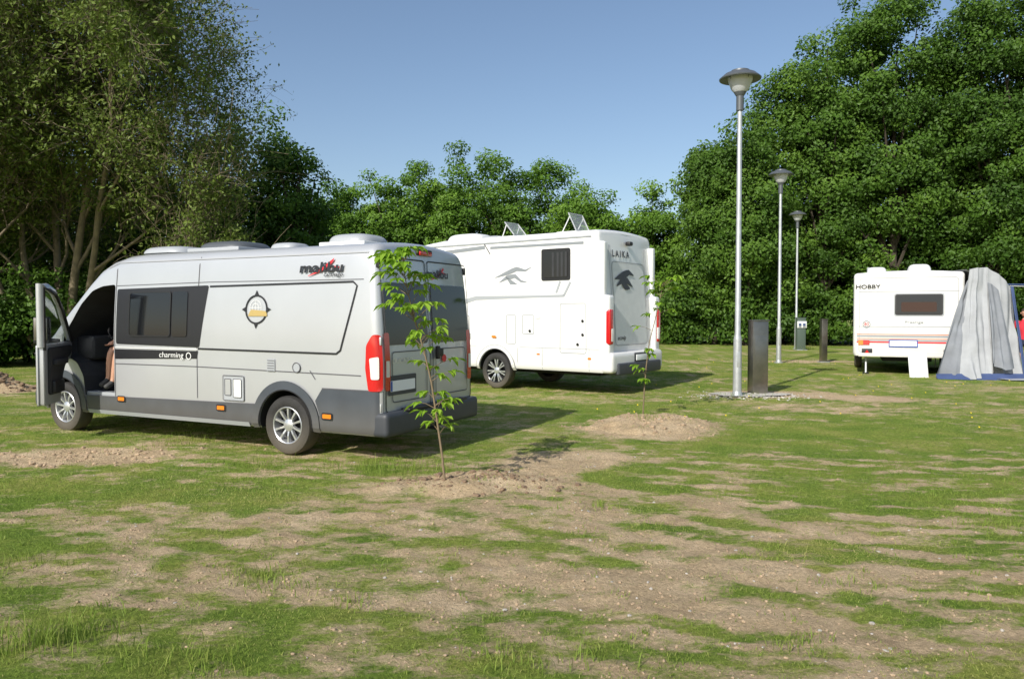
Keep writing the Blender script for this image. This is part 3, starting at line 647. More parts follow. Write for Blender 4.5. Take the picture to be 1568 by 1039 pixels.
# awning tent -----------------------------------------------------
aw=empty('awning_tent',(11.88,19.86,0))
def cloth(name,top,bot,m,par,nu=70,nv=26,amp=.06,freq=13,seed=0,sag=0,crum=.025):
    tf=[interp([i/(len(top)-1) for i in range(len(top))],[p[k] for p in top]) for k in range(3)]
    bf=[interp([i/(len(bot)-1) for i in range(len(bot))],[p[k] for p in bot]) for k in range(3)]
    V=[];F=[]; rr=random.Random(seed); ph=[rr.uniform(0,6.28) for _ in range(6)]
    for j in range(nv+1):
        v=j/nv
        for i in range(nu+1):
            u=i/nu; a=Vector([f(u) for f in tf]); b=Vector([f(u) for f in bf]); p=a.lerp(b,v)
            uu=u+.12*math.sin(2.3*v+ph[4])+.03*math.sin(6*v+5*u+ph[5])
            fold=(math.sin(freq*uu+ph[0]+1.5*v)+.5*math.sin(freq*2.3*uu+ph[1]-2*v)+.35*abs(math.sin(freq*1.6*uu+ph[2]+2*v*v)))*amp*(.25+v*.85)*(.35+.85*math.sin(freq*.37*u+ph[3])**2)
            q=p*1.8+Vector((seed*3.3,0,p.x*.8)); cr=mnoise.noise(q)*crum*1.8+mnoise.noise(q*2.7)*crum*.6
            edge=min(1,4*u,4*(1-u))*min(1,5*v)
            p+=Vector((.25*fold,-fold-sag*math.sin(math.pi*v)-cr*edge*1.6,.15*fold*math.sin(5*v+ph[3])))
            p.z=max(p.z,.008)
            V.append(p)
    for j in range(nv):
        for i in range(nu): a=j*(nu+1)+i; F.append((a,a+1,a+nu+2,a+nu+1))
    return obj(name,V,F,m,par,True,75)
cloth('drape_left',[(-.16,-.10,2.50),(-.02,-.10,2.55),(.10,-.10,2.4)],[(-1.24,-.45,.02),(-.75,-.70,.03),(-.1,-.62,.03)],M['cloth'],aw,70,40,.075,8,1,-.05)
cloth('drape_mid',[(-.10,-.12,2.79),(.08,-.14,2.83),(.3,-.14,2.80)],[(-.62,-.74,.02),(-.25,-.86,.05),(.05,-.8,.03)],M['clothl'],aw,70,40,.07,9,12,-.06)
cloth('front_wall',[(.05,.0,2.82),(.34,-.1,2.84),(.60,-.2,2.66),(.92,-.2,2.32)],[(.02,-.5,.02),(.34,-.62,.03),(.64,-.62,.02),(.98,-.55,.02)],M['clothl'],aw,90,40,.075,12,2,-.04)
cloth('front_flap',[(.30,-.20,2.45),(.42,-.24,2.40),(.56,-.26,2.25)],[(.06,-.85,.42),(.32,-.95,.25),(.60,-.9,.30)],M['cloth'],aw,44,30,.06,7,3)
cloth('side_wall',[(.92,-.2,2.32),(1.02,1.5,2.3),(1.12,3.6,2.3)],[(.98,-.5,.02),(1.15,1.5,.02),(1.25,3.6,.02)],M['cloth'],aw,50,20,.04,15,4)
cloth('roof_sheet',[(-.1,.05,2.80),(.3,2.0,2.82),(.4,3.8,2.82)],[(.92,-.2,2.33),(1.02,1.5,2.32),(1.12,3.6,2.32)],M['clothl'],aw,40,14,.02,12,5)
cloth('blue_edge',[(.87,-.27,2.36),(.93,-.29,2.34)],[(.94,-.72,.05),(1.06,-.66,.05)],M['clothb'],aw,14,24,.02,6,6,crum=.02)
cloth('blue_skirt',[(-1.15,-.52,.13),(.0,-.84,.16),(1.1,-.76,.15)],[(-1.2,-.68,.0),(.0,-1.05,.01),(1.2,-1.05,.0)],M['clothb'],aw,60,5,.03,21,7,crum=.03)
cloth('groundsheet',[(.1,-.95,.05),(1.2,-.95,.05),(2.0,-.75,.05)],[(.3,-1.3,.03),(1.3,-1.4,.03),(2.2,-1.15,.03)],M['clothl'],aw,40,6,.02,9,8,crum=.03)
tube('tent_pole',[(.92,-.15,2.36),(.92,-.15,0)],.015,M['galv'],aw,8)
tube('tent_pole_b',[(1.12,3.6,2.33),(1.12,3.6,0)],.015,M['galv'],aw,8)
tube('guy_rope',[(.92,-.15,2.36),(3.2,.2,2.32)],.008,M['plastwhite'],aw,5); tube('canopy_pole',[(.8,.3,2.42),(3.2,.4,2.40)],.02,M['clothb'],aw,6)
# standing person in red
pp=empty('standing_person',(13.66,20.4,0),math.radians(235))
J={'pel':((0,0,.95),.12),'ch':((0.02,0,1.28),.145),'nk':((.03,0,1.48),.06),'hd':((.04,0,1.55),.055),
 'hl':((0,.10,.90),.10),'kl':((.03,.12,.49),.066),'al':((-.02,.13,.09),.042),'tl':((.15,.14,.04),.04),
 'hr':((0,-.10,.90),.10),'kr':((-.06,-.12,.49),.066),'ar':((-.16,-.13,.10),.042),'tr':((-.0,-.14,.04),.04),
 'sl':((.02,.19,1.42),.06),'el':((-.03,.27,1.14),.044),'wl':((.08,.29,.90),.028),
 'sr':((.02,-.19,1.42),.06),'er':((.0,-.27,1.14),.044),'wr':((.14,-.26,.93),.028)}
figure('standing_person',J,B,pp,mo,[M['skin'],M['shirtred'],M['shorts'],M['shoe']],(.05,0,1.66),(1,0,0),
  [('L','wl',(.3,0,-1),(1,0,0)),('R','wr',(.4,0,-1),(1,0,0))])
# ================================================================= LAMPS / PEDESTALS
def lamp(X,Y):
    e=empty('street_lamp',(X,Y,0)); k=.98
    g=lambda p:[(r,z*k) for r,z in p]
    lathe('pole',g([(.10,0),(.085,.02),(.078,1.15),(.074,1.2),(.056,1.28),(.045,5.75),(.042,5.9)]),M['galv'],e,n=20)
    lathe('pole_flange',g([(.15,0),(.15,.03),(.10,.04),(.085,.12)]),M['galv'],e,n=20)
    lathe('collar',g([(.044,5.72),(.072,5.74),(.072,6.02),(.11,6.08),(.12,6.12)]),M['lamphat'],e,n=24)
    lathe('diffuser',g([(.12,6.10),(.17,6.16),(.235,6.34),(.245,6.40)]),M['diffuser'],e,n=32)
    lathe('hat',g([(.24,6.385),(.395,6.35),(.402,6.37),(.30,6.46),(.18,6.50),(.175,6.53),(.05,6.55),(.0001,6.552)]),M['lamphat'],e,n=36)
    for a in range(4):
        c,s=math.cos(a*1.571+.4),math.sin(a*1.571+.4); tube('rib',[(c*.12,s*.12,6.12*k),(c*.25,s*.25,6.39*k)],.010,M['lamphat'],e,6)
    box('service_door',(0,-.079,.75),(.07,.012,.3),M['galv'],e,.004)
lamp(4.47,15.15); lamp(8.9,25.5); lamp(13.3,35.8)
def pedestal(X,Y,w,h,d,rot,m,sockets):
    e=empty('power_pedestal',(X,Y,0),rot)
    box('housing',(0,0,h/2),(w,d,h),m,e,.012,2); box('cap',(0,0,h+.01),(w+.03,d+.03,.03),m,e,.008)
    box('base_plate',(0,0,.015),(w+.12,d+.12,.03),M['galv'],e,.004)
    box('door_panel',(0,-d/2-.004,h*.45),(w*.8,.008,h*.7),m,e,.002)
    if sockets:
        box('socket_panel',(0,-d/2-.03,h*.80),(w*1.1,.05,.3),M['plastwhite'],e,.01)
        for s in (-1,1): 
            box('socket',(s*w*.25,-d/2-.06,h*.80),(w*.3,.03,.1),M['clothb'],e,.01); box('socket_low',(s*w*.25,-d/2-.06,h*.80-.09),(w*.3,.03,.06),M['grey'],e,.01)
pedestal(5.02,15.6,.34,1.50,.22,math.radians(12),M['steel'],False)
pedestal(10.55,25.9,.20,1.45,.2,0,M['steel'],False)
pedestal(13.05,34.6,.38,1.45,.25,0,M['greendk'],True)
# ================================================================= GROUND
def vn(x,y,s):
    xi=np.floor(x);yi=np.floor(y);fx=x-xi;fy=y-yi; fx=fx*fx*(3-2*fx);fy=fy*fy*(3-2*fy)
    def h(a,b):
        q=np.sin(a*127.1+b*311.7+s*74.7)*43758.5453; return q-np.floor(q)
    return (h(xi,yi)*(1-fx)+h(xi+1,yi)*fx)*(1-fy)+(h(xi,yi+1)*(1-fx)+h(xi+1,yi+1)*fx)*fy
def fbm(x,y,s,o=4):
    r=0;a=.5;t=0
    for k in range(o): r=r+a*vn(x*2**k,y*2**k,s+k*3.1); t+=a; a*=.55
    return r/t
def blob(x,y,cx,cy,rx,ry,rot=0,nn=None):
    c,s=math.cos(rot),math.sin(rot); dx=x-cx;dy=y-cy; u=(dx*c+dy*s)/rx; v=(-dx*s+dy*c)/ry
    if nn is None: nn=fbm(x*2.3,y*2.3,31)
    return np.clip(1.25-u*u-v*v-(nn-.5)*1.5,0,1)
def dirtmask(x,y):
    nn=fbm(x*2.3,y*2.3,31)
    bl=lambda *a: blob(x,y,*a,nn=nn)
    n=fbm(x*.7,y*1.1,3)-.5; n2=fbm(x*5.0,y*6.5,9)-.5; n3=fbm(x*1.9,y*3.4,19)-.5
    def rows(ang,fu,fv,s):
        u=x*math.cos(ang)+y*math.sin(ang); v=-x*math.sin(ang)+y*math.cos(ang)
        v=v+.22*np.sin(u*.6+s)+.3*(fbm(u*.5,v*.5,17)-.5)
        return fbm(u*fu,v*fv,5+s,3)-.5
    near=np.clip((12-y)/5,0,1); right=np.clip((x+.3)/2.5,0,1)
    r1=rows(-.18,1.8,8.5,0); r2=rows(-.45,1.6,6.0,2)
    d=.165+.60*n+1.1*n2+.35*n3+near*(.075+2.1*r1*(.35+.65*right)+.6*r2)
    d=d+.27*bl(-.6,5.2,2.7,1.4,-.05)+.13*bl(2.8,4.6,2.8,1.6)+.18*bl(1.1,7.0,1.6,.9)+.12*bl(-2.2,6.1,2.0,.5,-.1)
    m=.85+.6*(n2)
    for b_ in ((-.35,7.35,1.05,.62,.25),(.5,8.5,.9,.75,.6),(2.05,11.0,1.25,1.15,.5),(-5.1,8.75,1.5,.62,.1),(5.3,15.6,1.5,.75,0),(6.6,15.0,1.4,.6,-.2),(10.2,26.3,1.9,.7,0),(-11.6,16.5,1.7,1.0,0)):
        d=np.maximum(d,m*1.25*bl(*b_))
    d=d+.18*bl(8,13.5,4,1.2)+.10*bl(9,17,4,1.5)
    d=d-.28*bl(-4.0,6.8,2.4,.7,-.1)-.32*bl(4.5,10.0,3.0,1.5)-.25*bl(-3.3,3.4,.8,.6)-.18*bl(5,7,2.7,1.2)
    return np.clip(d,0,1)
def height(x,y):
    dm=dirtmask(x,y); fade=np.clip((40-y)/20,0,1)
    h=(fbm(x*.7,y*.7,41)-.5)*.05*fade+(fbm(x*7,y*9,43,3)-.5)*.05*fade*(.4+dm)
    h=h+.08*blob(x,y,-.45,7.35,.8,.45,.25)+.11*blob(x,y,2.0,11.3,.9,.8)+.32*np.maximum(0,blob(x,y,-11.8,16.5,1.2,.7))
    return h
def axis(lo,f0,f1,hi,step,g):
    a=list(np.arange(f0,f1,step)); s=step; x=a[-1]
    while x<hi: s*=g; x+=s; a.append(x)
    s=step;x=f0
    while x>lo: s*=g; x-=s; a.insert(0,x)
    return np.array(a)
xs=axis(-600,-6.5,7.5,600,.045,1.07); ys=axis(-300,2.8,13,700,.04,1.045)
GX,GY=np.meshgrid(xs,ys); GZ=height(GX,GY); DM=dirtmask(GX,GY)
nx,ny=len(xs),len(ys)
def npmesh(name,V,Fq,m,tint=None,parent=None,smooth=False,vattr=None):
    me=bpy.data.meshes.new(name); V=np.asarray(V,np.float32); k=Fq.shape[1]; n=len(Fq)
    me.vertices.add(len(V)); me.vertices.foreach_set('co',V.ravel())
    me.loops.add(n*k); me.loops.foreach_set('vertex_index',Fq.astype(np.int32).ravel())
    me.polygons.add(n); me.polygons.foreach_set('loop_start',np.arange(0,n*k,k,dtype=np.int32))
    me.update(calc_edges=True)
    me.polygons.foreach_set('use_smooth',np.full(n,smooth))
    if tint is not None: me.attributes.new('tint','FLOAT','FACE').data.foreach_set('value',tint.astype(np.float32))
    if vattr is not None: me.attributes.new('dirt','FLOAT','POINT').data.foreach_set('value',vattr.astype(np.float32))
    me.materials.append(m); return link(bpy.data.objects.new(name,me),parent)
idx=np.arange(nx*ny).reshape(ny,nx)
FQ=np.stack([idx[:-1,:-1],idx[:-1,1:],idx[1:,1:],idx[1:,:-1]],-1).reshape(-1,4)
gm,n,l=newmat('ground_grass_and_soil'); b=n['Principled BSDF']; b.inputs['Roughness'].default_value=.95; b.inputs['Specular IOR Level'].default_value=.1
tc=n.new('ShaderNodeTexCoord'); at=n.new('ShaderNodeAttribute'); at.attribute_name='dirt'
def nz(sc,det=6,rough=.6,vec=None,mp=None):
    t=n.new('ShaderNodeTexNoise'); t.inputs['Scale'].default_value=sc; t.inputs['Detail'].default_value=det; t.inputs['Roughness'].default_value=rough
    if mp:
        q=n.new('ShaderNodeMapping'); q.inputs['Scale'].default_value=mp; l.new(tc.outputs['Object'],q.inputs[0]); l.new(q.outputs[0],t.inputs['Vector'])
    else: l.new(tc.outputs['Object'],t.inputs['Vector'])
    return t.outputs['Fac']
def ramp(f,cs):
    r=n.new('ShaderNodeValToRGB'); e=r.color_ramp.elements
    e[0].position=cs[0][0]; e[0].color=(*cs[0][1],1); e[1].position=cs[-1][0]; e[1].color=(*cs[-1][1],1)
    for p,c in cs[1:-1]: x=e.new(p); x.color=(*c,1)
    l.new(f,r.inputs[0]); return r.outputs[0]
grass=ramp(nz(1.3,7),[(.30,(.12,.20,.033)),(.45,(.18,.26,.048)),(.58,(.26,.30,.072)),(.74,(.38,.35,.14))])
grass2=ramp(nz(28,5,.7),[(.3,(.50,.55,.42)),(.7,(1.4,1.35,1.25))])
mg=n.new('ShaderNodeMix'); mg.data_type='RGBA'; mg.blend_type='MULTIPLY'; mg.inputs[0].default_value=1; l.new(grass,mg.inputs[6]); l.new(grass2,mg.inputs[7])
soil=ramp(nz(2.2),[(.3,(.48,.36,.225)),(.5,(.58,.445,.285)),(.7,(.68,.535,.36))])
soil2=ramp(nz(38,6,.75),[(.3,(.62,.60,.57)),(.7,(1.22,1.22,1.2))])
ms_=n.new('ShaderNodeMix'); ms_.data_type='RGBA'; ms_.blend_type='MULTIPLY'; ms_.inputs[0].default_value=1; l.new(soil,ms_.inputs[6]); l.new(soil2,ms_.inputs[7])
ad=n.new('ShaderNodeMath'); ad.operation='MULTIPLY_ADD'; ad.inputs[1].default_value=1.6; l.new(nz(18,8,.78,mp=(.7,1.2,1)),ad.inputs[0]); l.new(at.outputs['Fac'],ad.inputs[2])
mr=n.new('ShaderNodeMapRange'); mr.inputs[1].default_value=.98; mr.inputs[2].default_value=1.38; l.new(ad.outputs[0],mr.inputs[0])
mx=n.new('ShaderNodeMix'); mx.data_type='RGBA'; l.new(mr.outputs[0],mx.inputs[0]); l.new(mg.outputs[2],mx.inputs[6]); l.new(ms_.outputs[2],mx.inputs[7])
l.new(mx.outputs[2],b.inputs['Base Color'])
bp=n.new('ShaderNodeBump'); bp.inputs['Strength'].default_value=1.0; bp.inputs['Distance'].default_value=.04; l.new(nz(26,8,.78),bp.inputs['Height']); l.new(bp.outputs[0],b.inputs['Normal'])
npmesh('ground',np.stack([GX,GY,GZ],-1).reshape(-1,3),FQ,gm,parent=None,smooth=True,vattr=DM.ravel())
# blades ----------------------------------------------------------
gr=empty('grass',(0,0,0))
def blades(name,N,d0,d1,h0,h1,w,quad,pw=1.0,tallp=0):
    d=d0*(d1/d0)**(rng.random(N)**pw); th=(rng.random(N)-.5)*1.36
    x=d*np.sin(th)*1.02; y=d*np.cos(th)
    dm=dirtmask(x,y)+ (fbm(x*9,y*10,51,3)-.5)*1.3
    keep=rng.random(N)<np.clip(1.0-dm*1.3,.12,1); x,y,d,dm=x[keep],y[keep],d[keep],dm[keep]; n_=len(x)
    z=height(x,y)-.004; a=rng.random(n_)*6.283; hh=(h0+(h1-h0)*rng.random(n_)**2)*(1+.035*d)*(.6+.7*fbm(x*1.2,y*1.2,61,3))*np.clip(1.05-.6*dm,.4,1.05)
    if tallp: hh*=np.where(rng.random(n_)<tallp,2.2,1)
    ww=w*(1+.09*d)*(.6+.8*rng.random(n_)); ln=hh*(.3+.8*rng.random(n_)); la=rng.random(n_)*6.283
    b=np.stack([x,y,z],-1); s=np.stack([np.cos(a),np.sin(a),0*a],-1)*ww[:,None]/2
    lean=np.stack([np.cos(la)*ln,np.sin(la)*ln,0*la],-1); up=np.stack([0*hh,0*hh,hh],-1)
    tint=np.clip(.18+.45*rng.random(n_)+.5*np.clip(dm,0,1)*rng.random(n_)+1.0*(fbm(x*.45,y*.6,71,3)-.5),0,1)
    if quad:
        V=np.stack([b-s,b+s,b+s*.8+up*.55+lean*.3,b-s*.8+up*.55+lean*.3,b+s*.12+up+lean,b-s*.12+up+lean],1).reshape(-1,3)
        k=np.arange(n_)[:,None]*6; F=np.concatenate([k+np.array([0,1,2,3]),k+np.array([3,2,4,5])],0); tint=np.concatenate([tint,tint])
    else:
        V=np.stack([b-s,b+s,b+up+lean],1).reshape(-1,3); F=np.arange(n_)[:,None]*3+np.array([0,1,2])
    npmesh(name,V,F,M['blade'],tint,gr)
blades('turf_near',190000,3.0,9,.006,.021,.0026,True,.8,.02)
blades('turf_mid',180000,7,30,.010,.027,.0042,False)
def tufts(name,spots,m,dry):
    VV=[];TT=[]
    for (x,y,r,cnt,h) in spots:
        n_=cnt; px=x+rng.normal(0,r,n_); py=y+rng.normal(0,r*.7,n_); a=rng.random(n_)*6.283; hh=h*(.4+.7*rng.random(n_)); z=height(px,py)-.005
        b=np.stack([px,py,z],-1); s=np.stack([np.cos(a),np.sin(a),0*a],-1)*(.0018+.0016*rng.random(n_))[:,None]
        la=rng.random(n_)*6.283; ln=hh*(.15+.5*rng.random(n_)); lean=np.stack([np.cos(la)*ln,np.sin(la)*ln,0*la],-1); up=np.stack([0*hh,0*hh,hh],-1)
        VV.append(np.stack([b-s,b+s,b+s*.8+up*.55+lean*.3,b-s*.8+up*.55+lean*.3,b+s*.15+up+lean,b-s*.15+up+lean],1).reshape(-1,3))
        TT.append(np.clip(.05+.45*rng.random(n_)+dry*rng.random(n_),0,1))
    V=np.concatenate(VV); t=np.concatenate(TT); n_=len(t); k=np.arange(n_)[:,None]*6
    F=np.concatenate([k+np.array([0,1,2,3]),k+np.array([3,2,4,5])],0); npmesh(name,V,F,m,np.concatenate([t,t]),gr)
sp=[(-2.35,3.75,.12,170,.15),(-2.2,3.9,.14,120,.12),(-1.65,3.6,.14,110,.09),(-1.35,3.55,.1,70,.08),(-1.6,4.75,.10,100,.08),(-.9,4.3,.07,50,.07),(.35,3.6,.08,50,.08),(-.1,3.65,.08,50,.07),(.05,3.5,.08,50,.07),(1.45,3.75,.09,80,.07),
 (-1.05,8.0,.25,140,.16),(-1.6,8.1,.25,100,.14),(-2.8,8.35,.3,90,.12),(.75,6.4,.12,70,.08),(-1.35,4.55,.1,70,.07),(3.7,5.9,.15,80,.06),(2.0,4.6,.12,60,.06),(-3.3,5.0,.15,80,.07),(-4.3,9.6,.4,100,.12),(4.47,15.1,.25,100,.14),(8.9,25.4,.5,120,.25),(13.0,34.5,.5,150,.35),(2.02,11.25,.15,60,.12)]
for _ in range(420):
    d=3.4*(14/3.4)**random.random(); t=random.uniform(-.64,.64); sp.append((d*math.sin(t),d*math.cos(t),random.uniform(.02,.09),random.randint(8,28),random.uniform(.018,.045)))
tufts('tufts',sp,M['blade'],.3)
# stones & clods
bm=bmesh.new(); bmesh.ops.create_icosphere(bm,subdivisions=1,radius=1); BV=np.array([tuple(v.co) for v in bm.verts]); BF=np.array([[v.index for v in f.verts] for f in bm.faces]); bm.free()
def pebbles(name,N,m,d0,d1,s0,s1,area=None,onlydirt=True,parent=None):
    n0=N*5
    if area: x=rng.normal(area[0],area[2],n0); y=rng.normal(area[1],area[3],n0)
    else:
        d=d0*(d1/d0)**rng.random(n0); t=rng.uniform(-.66,.66,n0); x=d*np.sin(t); y=d*np.cos(t)
    if onlydirt: k=dirtmask(x,y)>.40; x=x[k];y=y[k]
    x=x[:N];y=y[:N]; n_=len(x); z=height(x,y); s=s0+(s1-s0)*rng.random(n_)**3; a=rng.random(n_)*6.28
    P=BV[None]*rng.uniform(.8,1.15,(n_,len(BV),1))*np.stack([rng.uniform(.7,1.2,n_),rng.uniform(.6,1,n_),rng.uniform(.4,.7,n_)],-1)[:,None,:]
    ca,sa=np.cos(a)[:,None],np.sin(a)[:,None]
    Q=np.stack([x[:,None]+s[:,None]*(P[...,0]*ca-P[...,1]*sa),y[:,None]+s[:,None]*(P[...,0]*sa+P[...,1]*ca),z[:,None]+s[:,None]*(P[...,2]+.15)],-1).reshape(-1,3)
    F=(BF[None]+(np.arange(n_)*len(BV))[:,None,None]).reshape(-1,3)
    return npmesh(name,Q,F,m,None,parent)
pebbles('stones',450,M['stone'],3.2,14,.003,.018)
cl=pebbles('soil_clods',3200,M['soil'],3.2,12,.004,.016)
pebbles('clods_a',260,M['soild'],0,0,.01,.04,(-.35,7.3,.45,.22),parent=cl)
pebbles('clods_b',260,M['soil'],0,0,.01,.045,(2.0,11.2,.6,.5),parent=cl)
pebbles('clods_c',500,M['soild'],0,0,.03,.10,(-11.8,16.5,.8,.5),parent=cl)
pebbles('clods_d',250,M['soil'],0,0,.01,.04,(-5.0,8.75,.7,.35),parent=cl)
bm=bmesh.new(); ring=[]
for i in range(40):
    t=2*math.pi*i/40; r=1+.12*math.sin(3*t+1)+.08*math.sin(7*t); ring.append(bm.verts.new((4.75+.78*r*math.cos(t),15.35+.42*r*math.sin(t),.035)))
bm.faces.new(ring); from_bm('gravel_pad',bm,M['gravel'],None,False)
pebbles('gravel',900,M['gravel'],0,0,.01,.035,(4.75,15.25,.5,.26),False)
V=[];F=[]
for _ in range(60):
    d=random.uniform(12,28); t=random.uniform(.1,.62); x=d*math.sin(t); y=d*math.cos(t); z=.05; k=len(V); r=.011
    for i in range(6): V.append((x+r*math.cos(i*1.047),y+r*math.sin(i*1.047)-.003,z+.01*math.sin(i*1.047)))
    F.append(tuple(range(k,k+6)))
obj('dandelion_flowers',V,F,M['yellow'])
# ================================================================= TREES
def leafquads(C,Nrm,size,asp=.6):
    n_=len(C); r=rng.normal(size=(n_,3)); a=np.cross(Nrm,r); a/=np.linalg.norm(a,axis=1)[:,None]+1e-9; b=np.cross(Nrm,a); b/=np.linalg.norm(b,axis=1)[:,None]+1e-9
    s=size[:,None]/2
    V=np.stack([C-a*s,C+b*s*asp+Nrm*s*.15,C+a*s,C-b*s*asp+Nrm*s*.15],1).reshape(-1,3)
    return V,np.arange(n_)[:,None]*4+np.array([0,1,2,3])
def unit(n_):
    v=rng.normal(size=(n_,3)); return v/np.linalg.norm(v,axis=1)[:,None]
def crown(name,par,c,R,K,per,leaf,m,rc=(.55,1.1),low=.0,tb=0.,sink=None):
    c=np.array(c);R=np.array(R)
    u=unit(K); rad=.35+.65*rng.random(K)**.45
    lob=1+.28*np.sin(u[:,0]*4+c[0])*np.cos(u[:,2]*5+c[1])+.15*rng.normal(size=K)*.6
    cc=c+u*R*(rad*lob)[:,None]
    cc[:,2]=np.maximum(cc[:,2],.5)
    rr=rc[0]+(rc[1]-rc[0])*rng.random(K)
    P=[];Nn=[];T=[];Sz=[]
    for k in range(K):
        n_=int(per*(rr[k]/rc[1])**2*(.7+.6*rng.random())); v=unit(n_); q=(.35+.65*rng.random(n_)**.5)
        p=cc[k]+v*(q*rr[k])[:,None]*np.array([1,1,.62])+rng.normal(0,.10*rr[k],(n_,3)); P.append(p)
        nn=v*.6+unit(n_)*.8+u[k]*.3+np.array([-.1,-.25,.3]); Nn.append(nn/np.linalg.norm(nn,axis=1)[:,None])
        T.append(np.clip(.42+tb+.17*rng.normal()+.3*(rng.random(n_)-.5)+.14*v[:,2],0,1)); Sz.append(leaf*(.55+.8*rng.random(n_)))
    P=np.concatenate(P);Nn=np.concatenate(Nn);T=np.concatenate(T);Sz=np.concatenate(Sz); ok=P[:,2]>.05
    V,F=leafquads(P[ok],Nn[ok],Sz[ok])
    if sink is not None: sink.append((V,F,T[ok]))
    else: npmesh(name,V,F,m,T[ok],par)
    return cc
def tree(name,X,Y,H,Rx,base,K,per,leaf,m,tb=0.,rc=(.6,1.2),trunk=.2,Ry=None):
    e=empty(name,(X,Y,0)); cz=(H+base)/2
    cc=crown('foliage',e,(0,0,cz),(Rx,Ry or Rx,(H-base)/2*.95),K,per,leaf,m,rc,tb=tb)
    V=[];F=[]; tube_geo(V,F,[(0,0,-.1),(.05,.03,H*.2),(-.06,.08,H*.45),(.03,0,H*.8)],[trunk,trunk*.8,trunk*.55,trunk*.15],9)
    for k in range(0,len(cc),max(1,len(cc)//16)):
        p=Vector(cc[k]); z0=max(H*.12,p.z*random.uniform(.35,.6)); a=Vector((0,0,z0)); mid=a.lerp(p,.5)+Vector((0,0,.25)); tube_geo(V,F,[a,mid,p],[trunk*.4,trunk*.25,.02],5)
    obj('trunk_and_limbs',V,F,M['bark'],e,True,60); return e
for (px,top,d,R) in ((495,264,45,2.4),(545,268,47,2.4),(600,244,45,2.3),(645,232,48,1.7),(690,262,44,2.3),(735,222,47,2.6),(790,242,45,2.4),(850,238,47,2.7),(900,270,44,2.3),(955,288,46,2.3),(1000,276,45,2.0)):
    X=(px-784)/1170*d; H=1.65+(480-top)*d/1170-.3
    tree('broadleaf_tree',X,d,H,R,.8,100,370,.185,M['leafA'],random.uniform(-.04,.16),(.45,.95),.14,1.8)
for (px,top,d,R,tb) in ((1092,215,41,1.7,.05),(1140,185,40,1.9,.02),(1195,135,42,2.3,-.02),(1260,50,40,2.8,0),(1310,20,43,3.0,-.05),(1365,-30,39,3.2,-.05),(1440,40,42,2.8,-.08),(1515,-10,38,3.0,-.12),(1580,-60,37,3.6,-.15),(1670,-60,38,4,-.15)):
    X=(px-784)/1170*d; H=1.65+(480-top)*d/1170
    tree('tall_broadleaf_tree',X,d,H,R,1.2,int(115+R*21),440,.19,M['leafB'],tb+.12,(.5,1.15),.22,2.4)
for (px,top,d,R) in ((455,212,34,1.5),(415,160,35,2.1),(345,190,33,2.4),(270,230,32,2.4),(190,200,33,2.6),(110,240,31,2.5),(30,210,31,2.8),(-50,180,30,3),(-140,180,30,3)):
    X=(px-784)/1170*d; H=1.65+(480-top)*d/1170-.3
    tree('dark_broadleaf_tree',X,d,H,R,.8,80,330,.17,M['leafB'],.02,(.5,1.0),.2,2)
hd=empty('woodland_understorey',(0,0,0))
for (x0,y0,x1,y1,h,m,tb) in ((-26,24,-14,25.5,2.6,'leafB',-.12),(-14,25.5,-9.5,31,2.8,'leafB',-.1),(-9.5,31,-7,43,3.2,'leafB',0),(-12,44,10,44,3.0,'leafA',0),(8,41,32,38,3.6,'leafB',.03),(-20,49,20,50,6.0,'leafB',0.05),(12,46,40,42,8,'leafB',-.1),(-34,34,-10,38,7,'leafB',-.1)):
    L=math.hypot(x1-x0,y1-y0); n_=int(L/1.25); sk=[]
    for i in range(n_):
        t=(i+.5)/n_; crown('h',hd,(x0+(x1-x0)*t+random.uniform(-.4,.4),y0+(y1-y0)*t+random.uniform(-.6,.6),h*.45),(1.3,1.1,h*.55*random.uniform(.8,1.15)),int(12+h*4),170,.20,M[m],(.5,.9),tb=tb,sink=sk)
    o_=0;Fs=[]
    for V_,F_,T_ in sk: Fs.append(F_+o_); o_+=len(V_)
    npmesh('hedge',np.concatenate([s_[0] for s_ in sk]),np.concatenate(Fs),M[m],np.concatenate([s_[2] for s_ in sk]),hd)
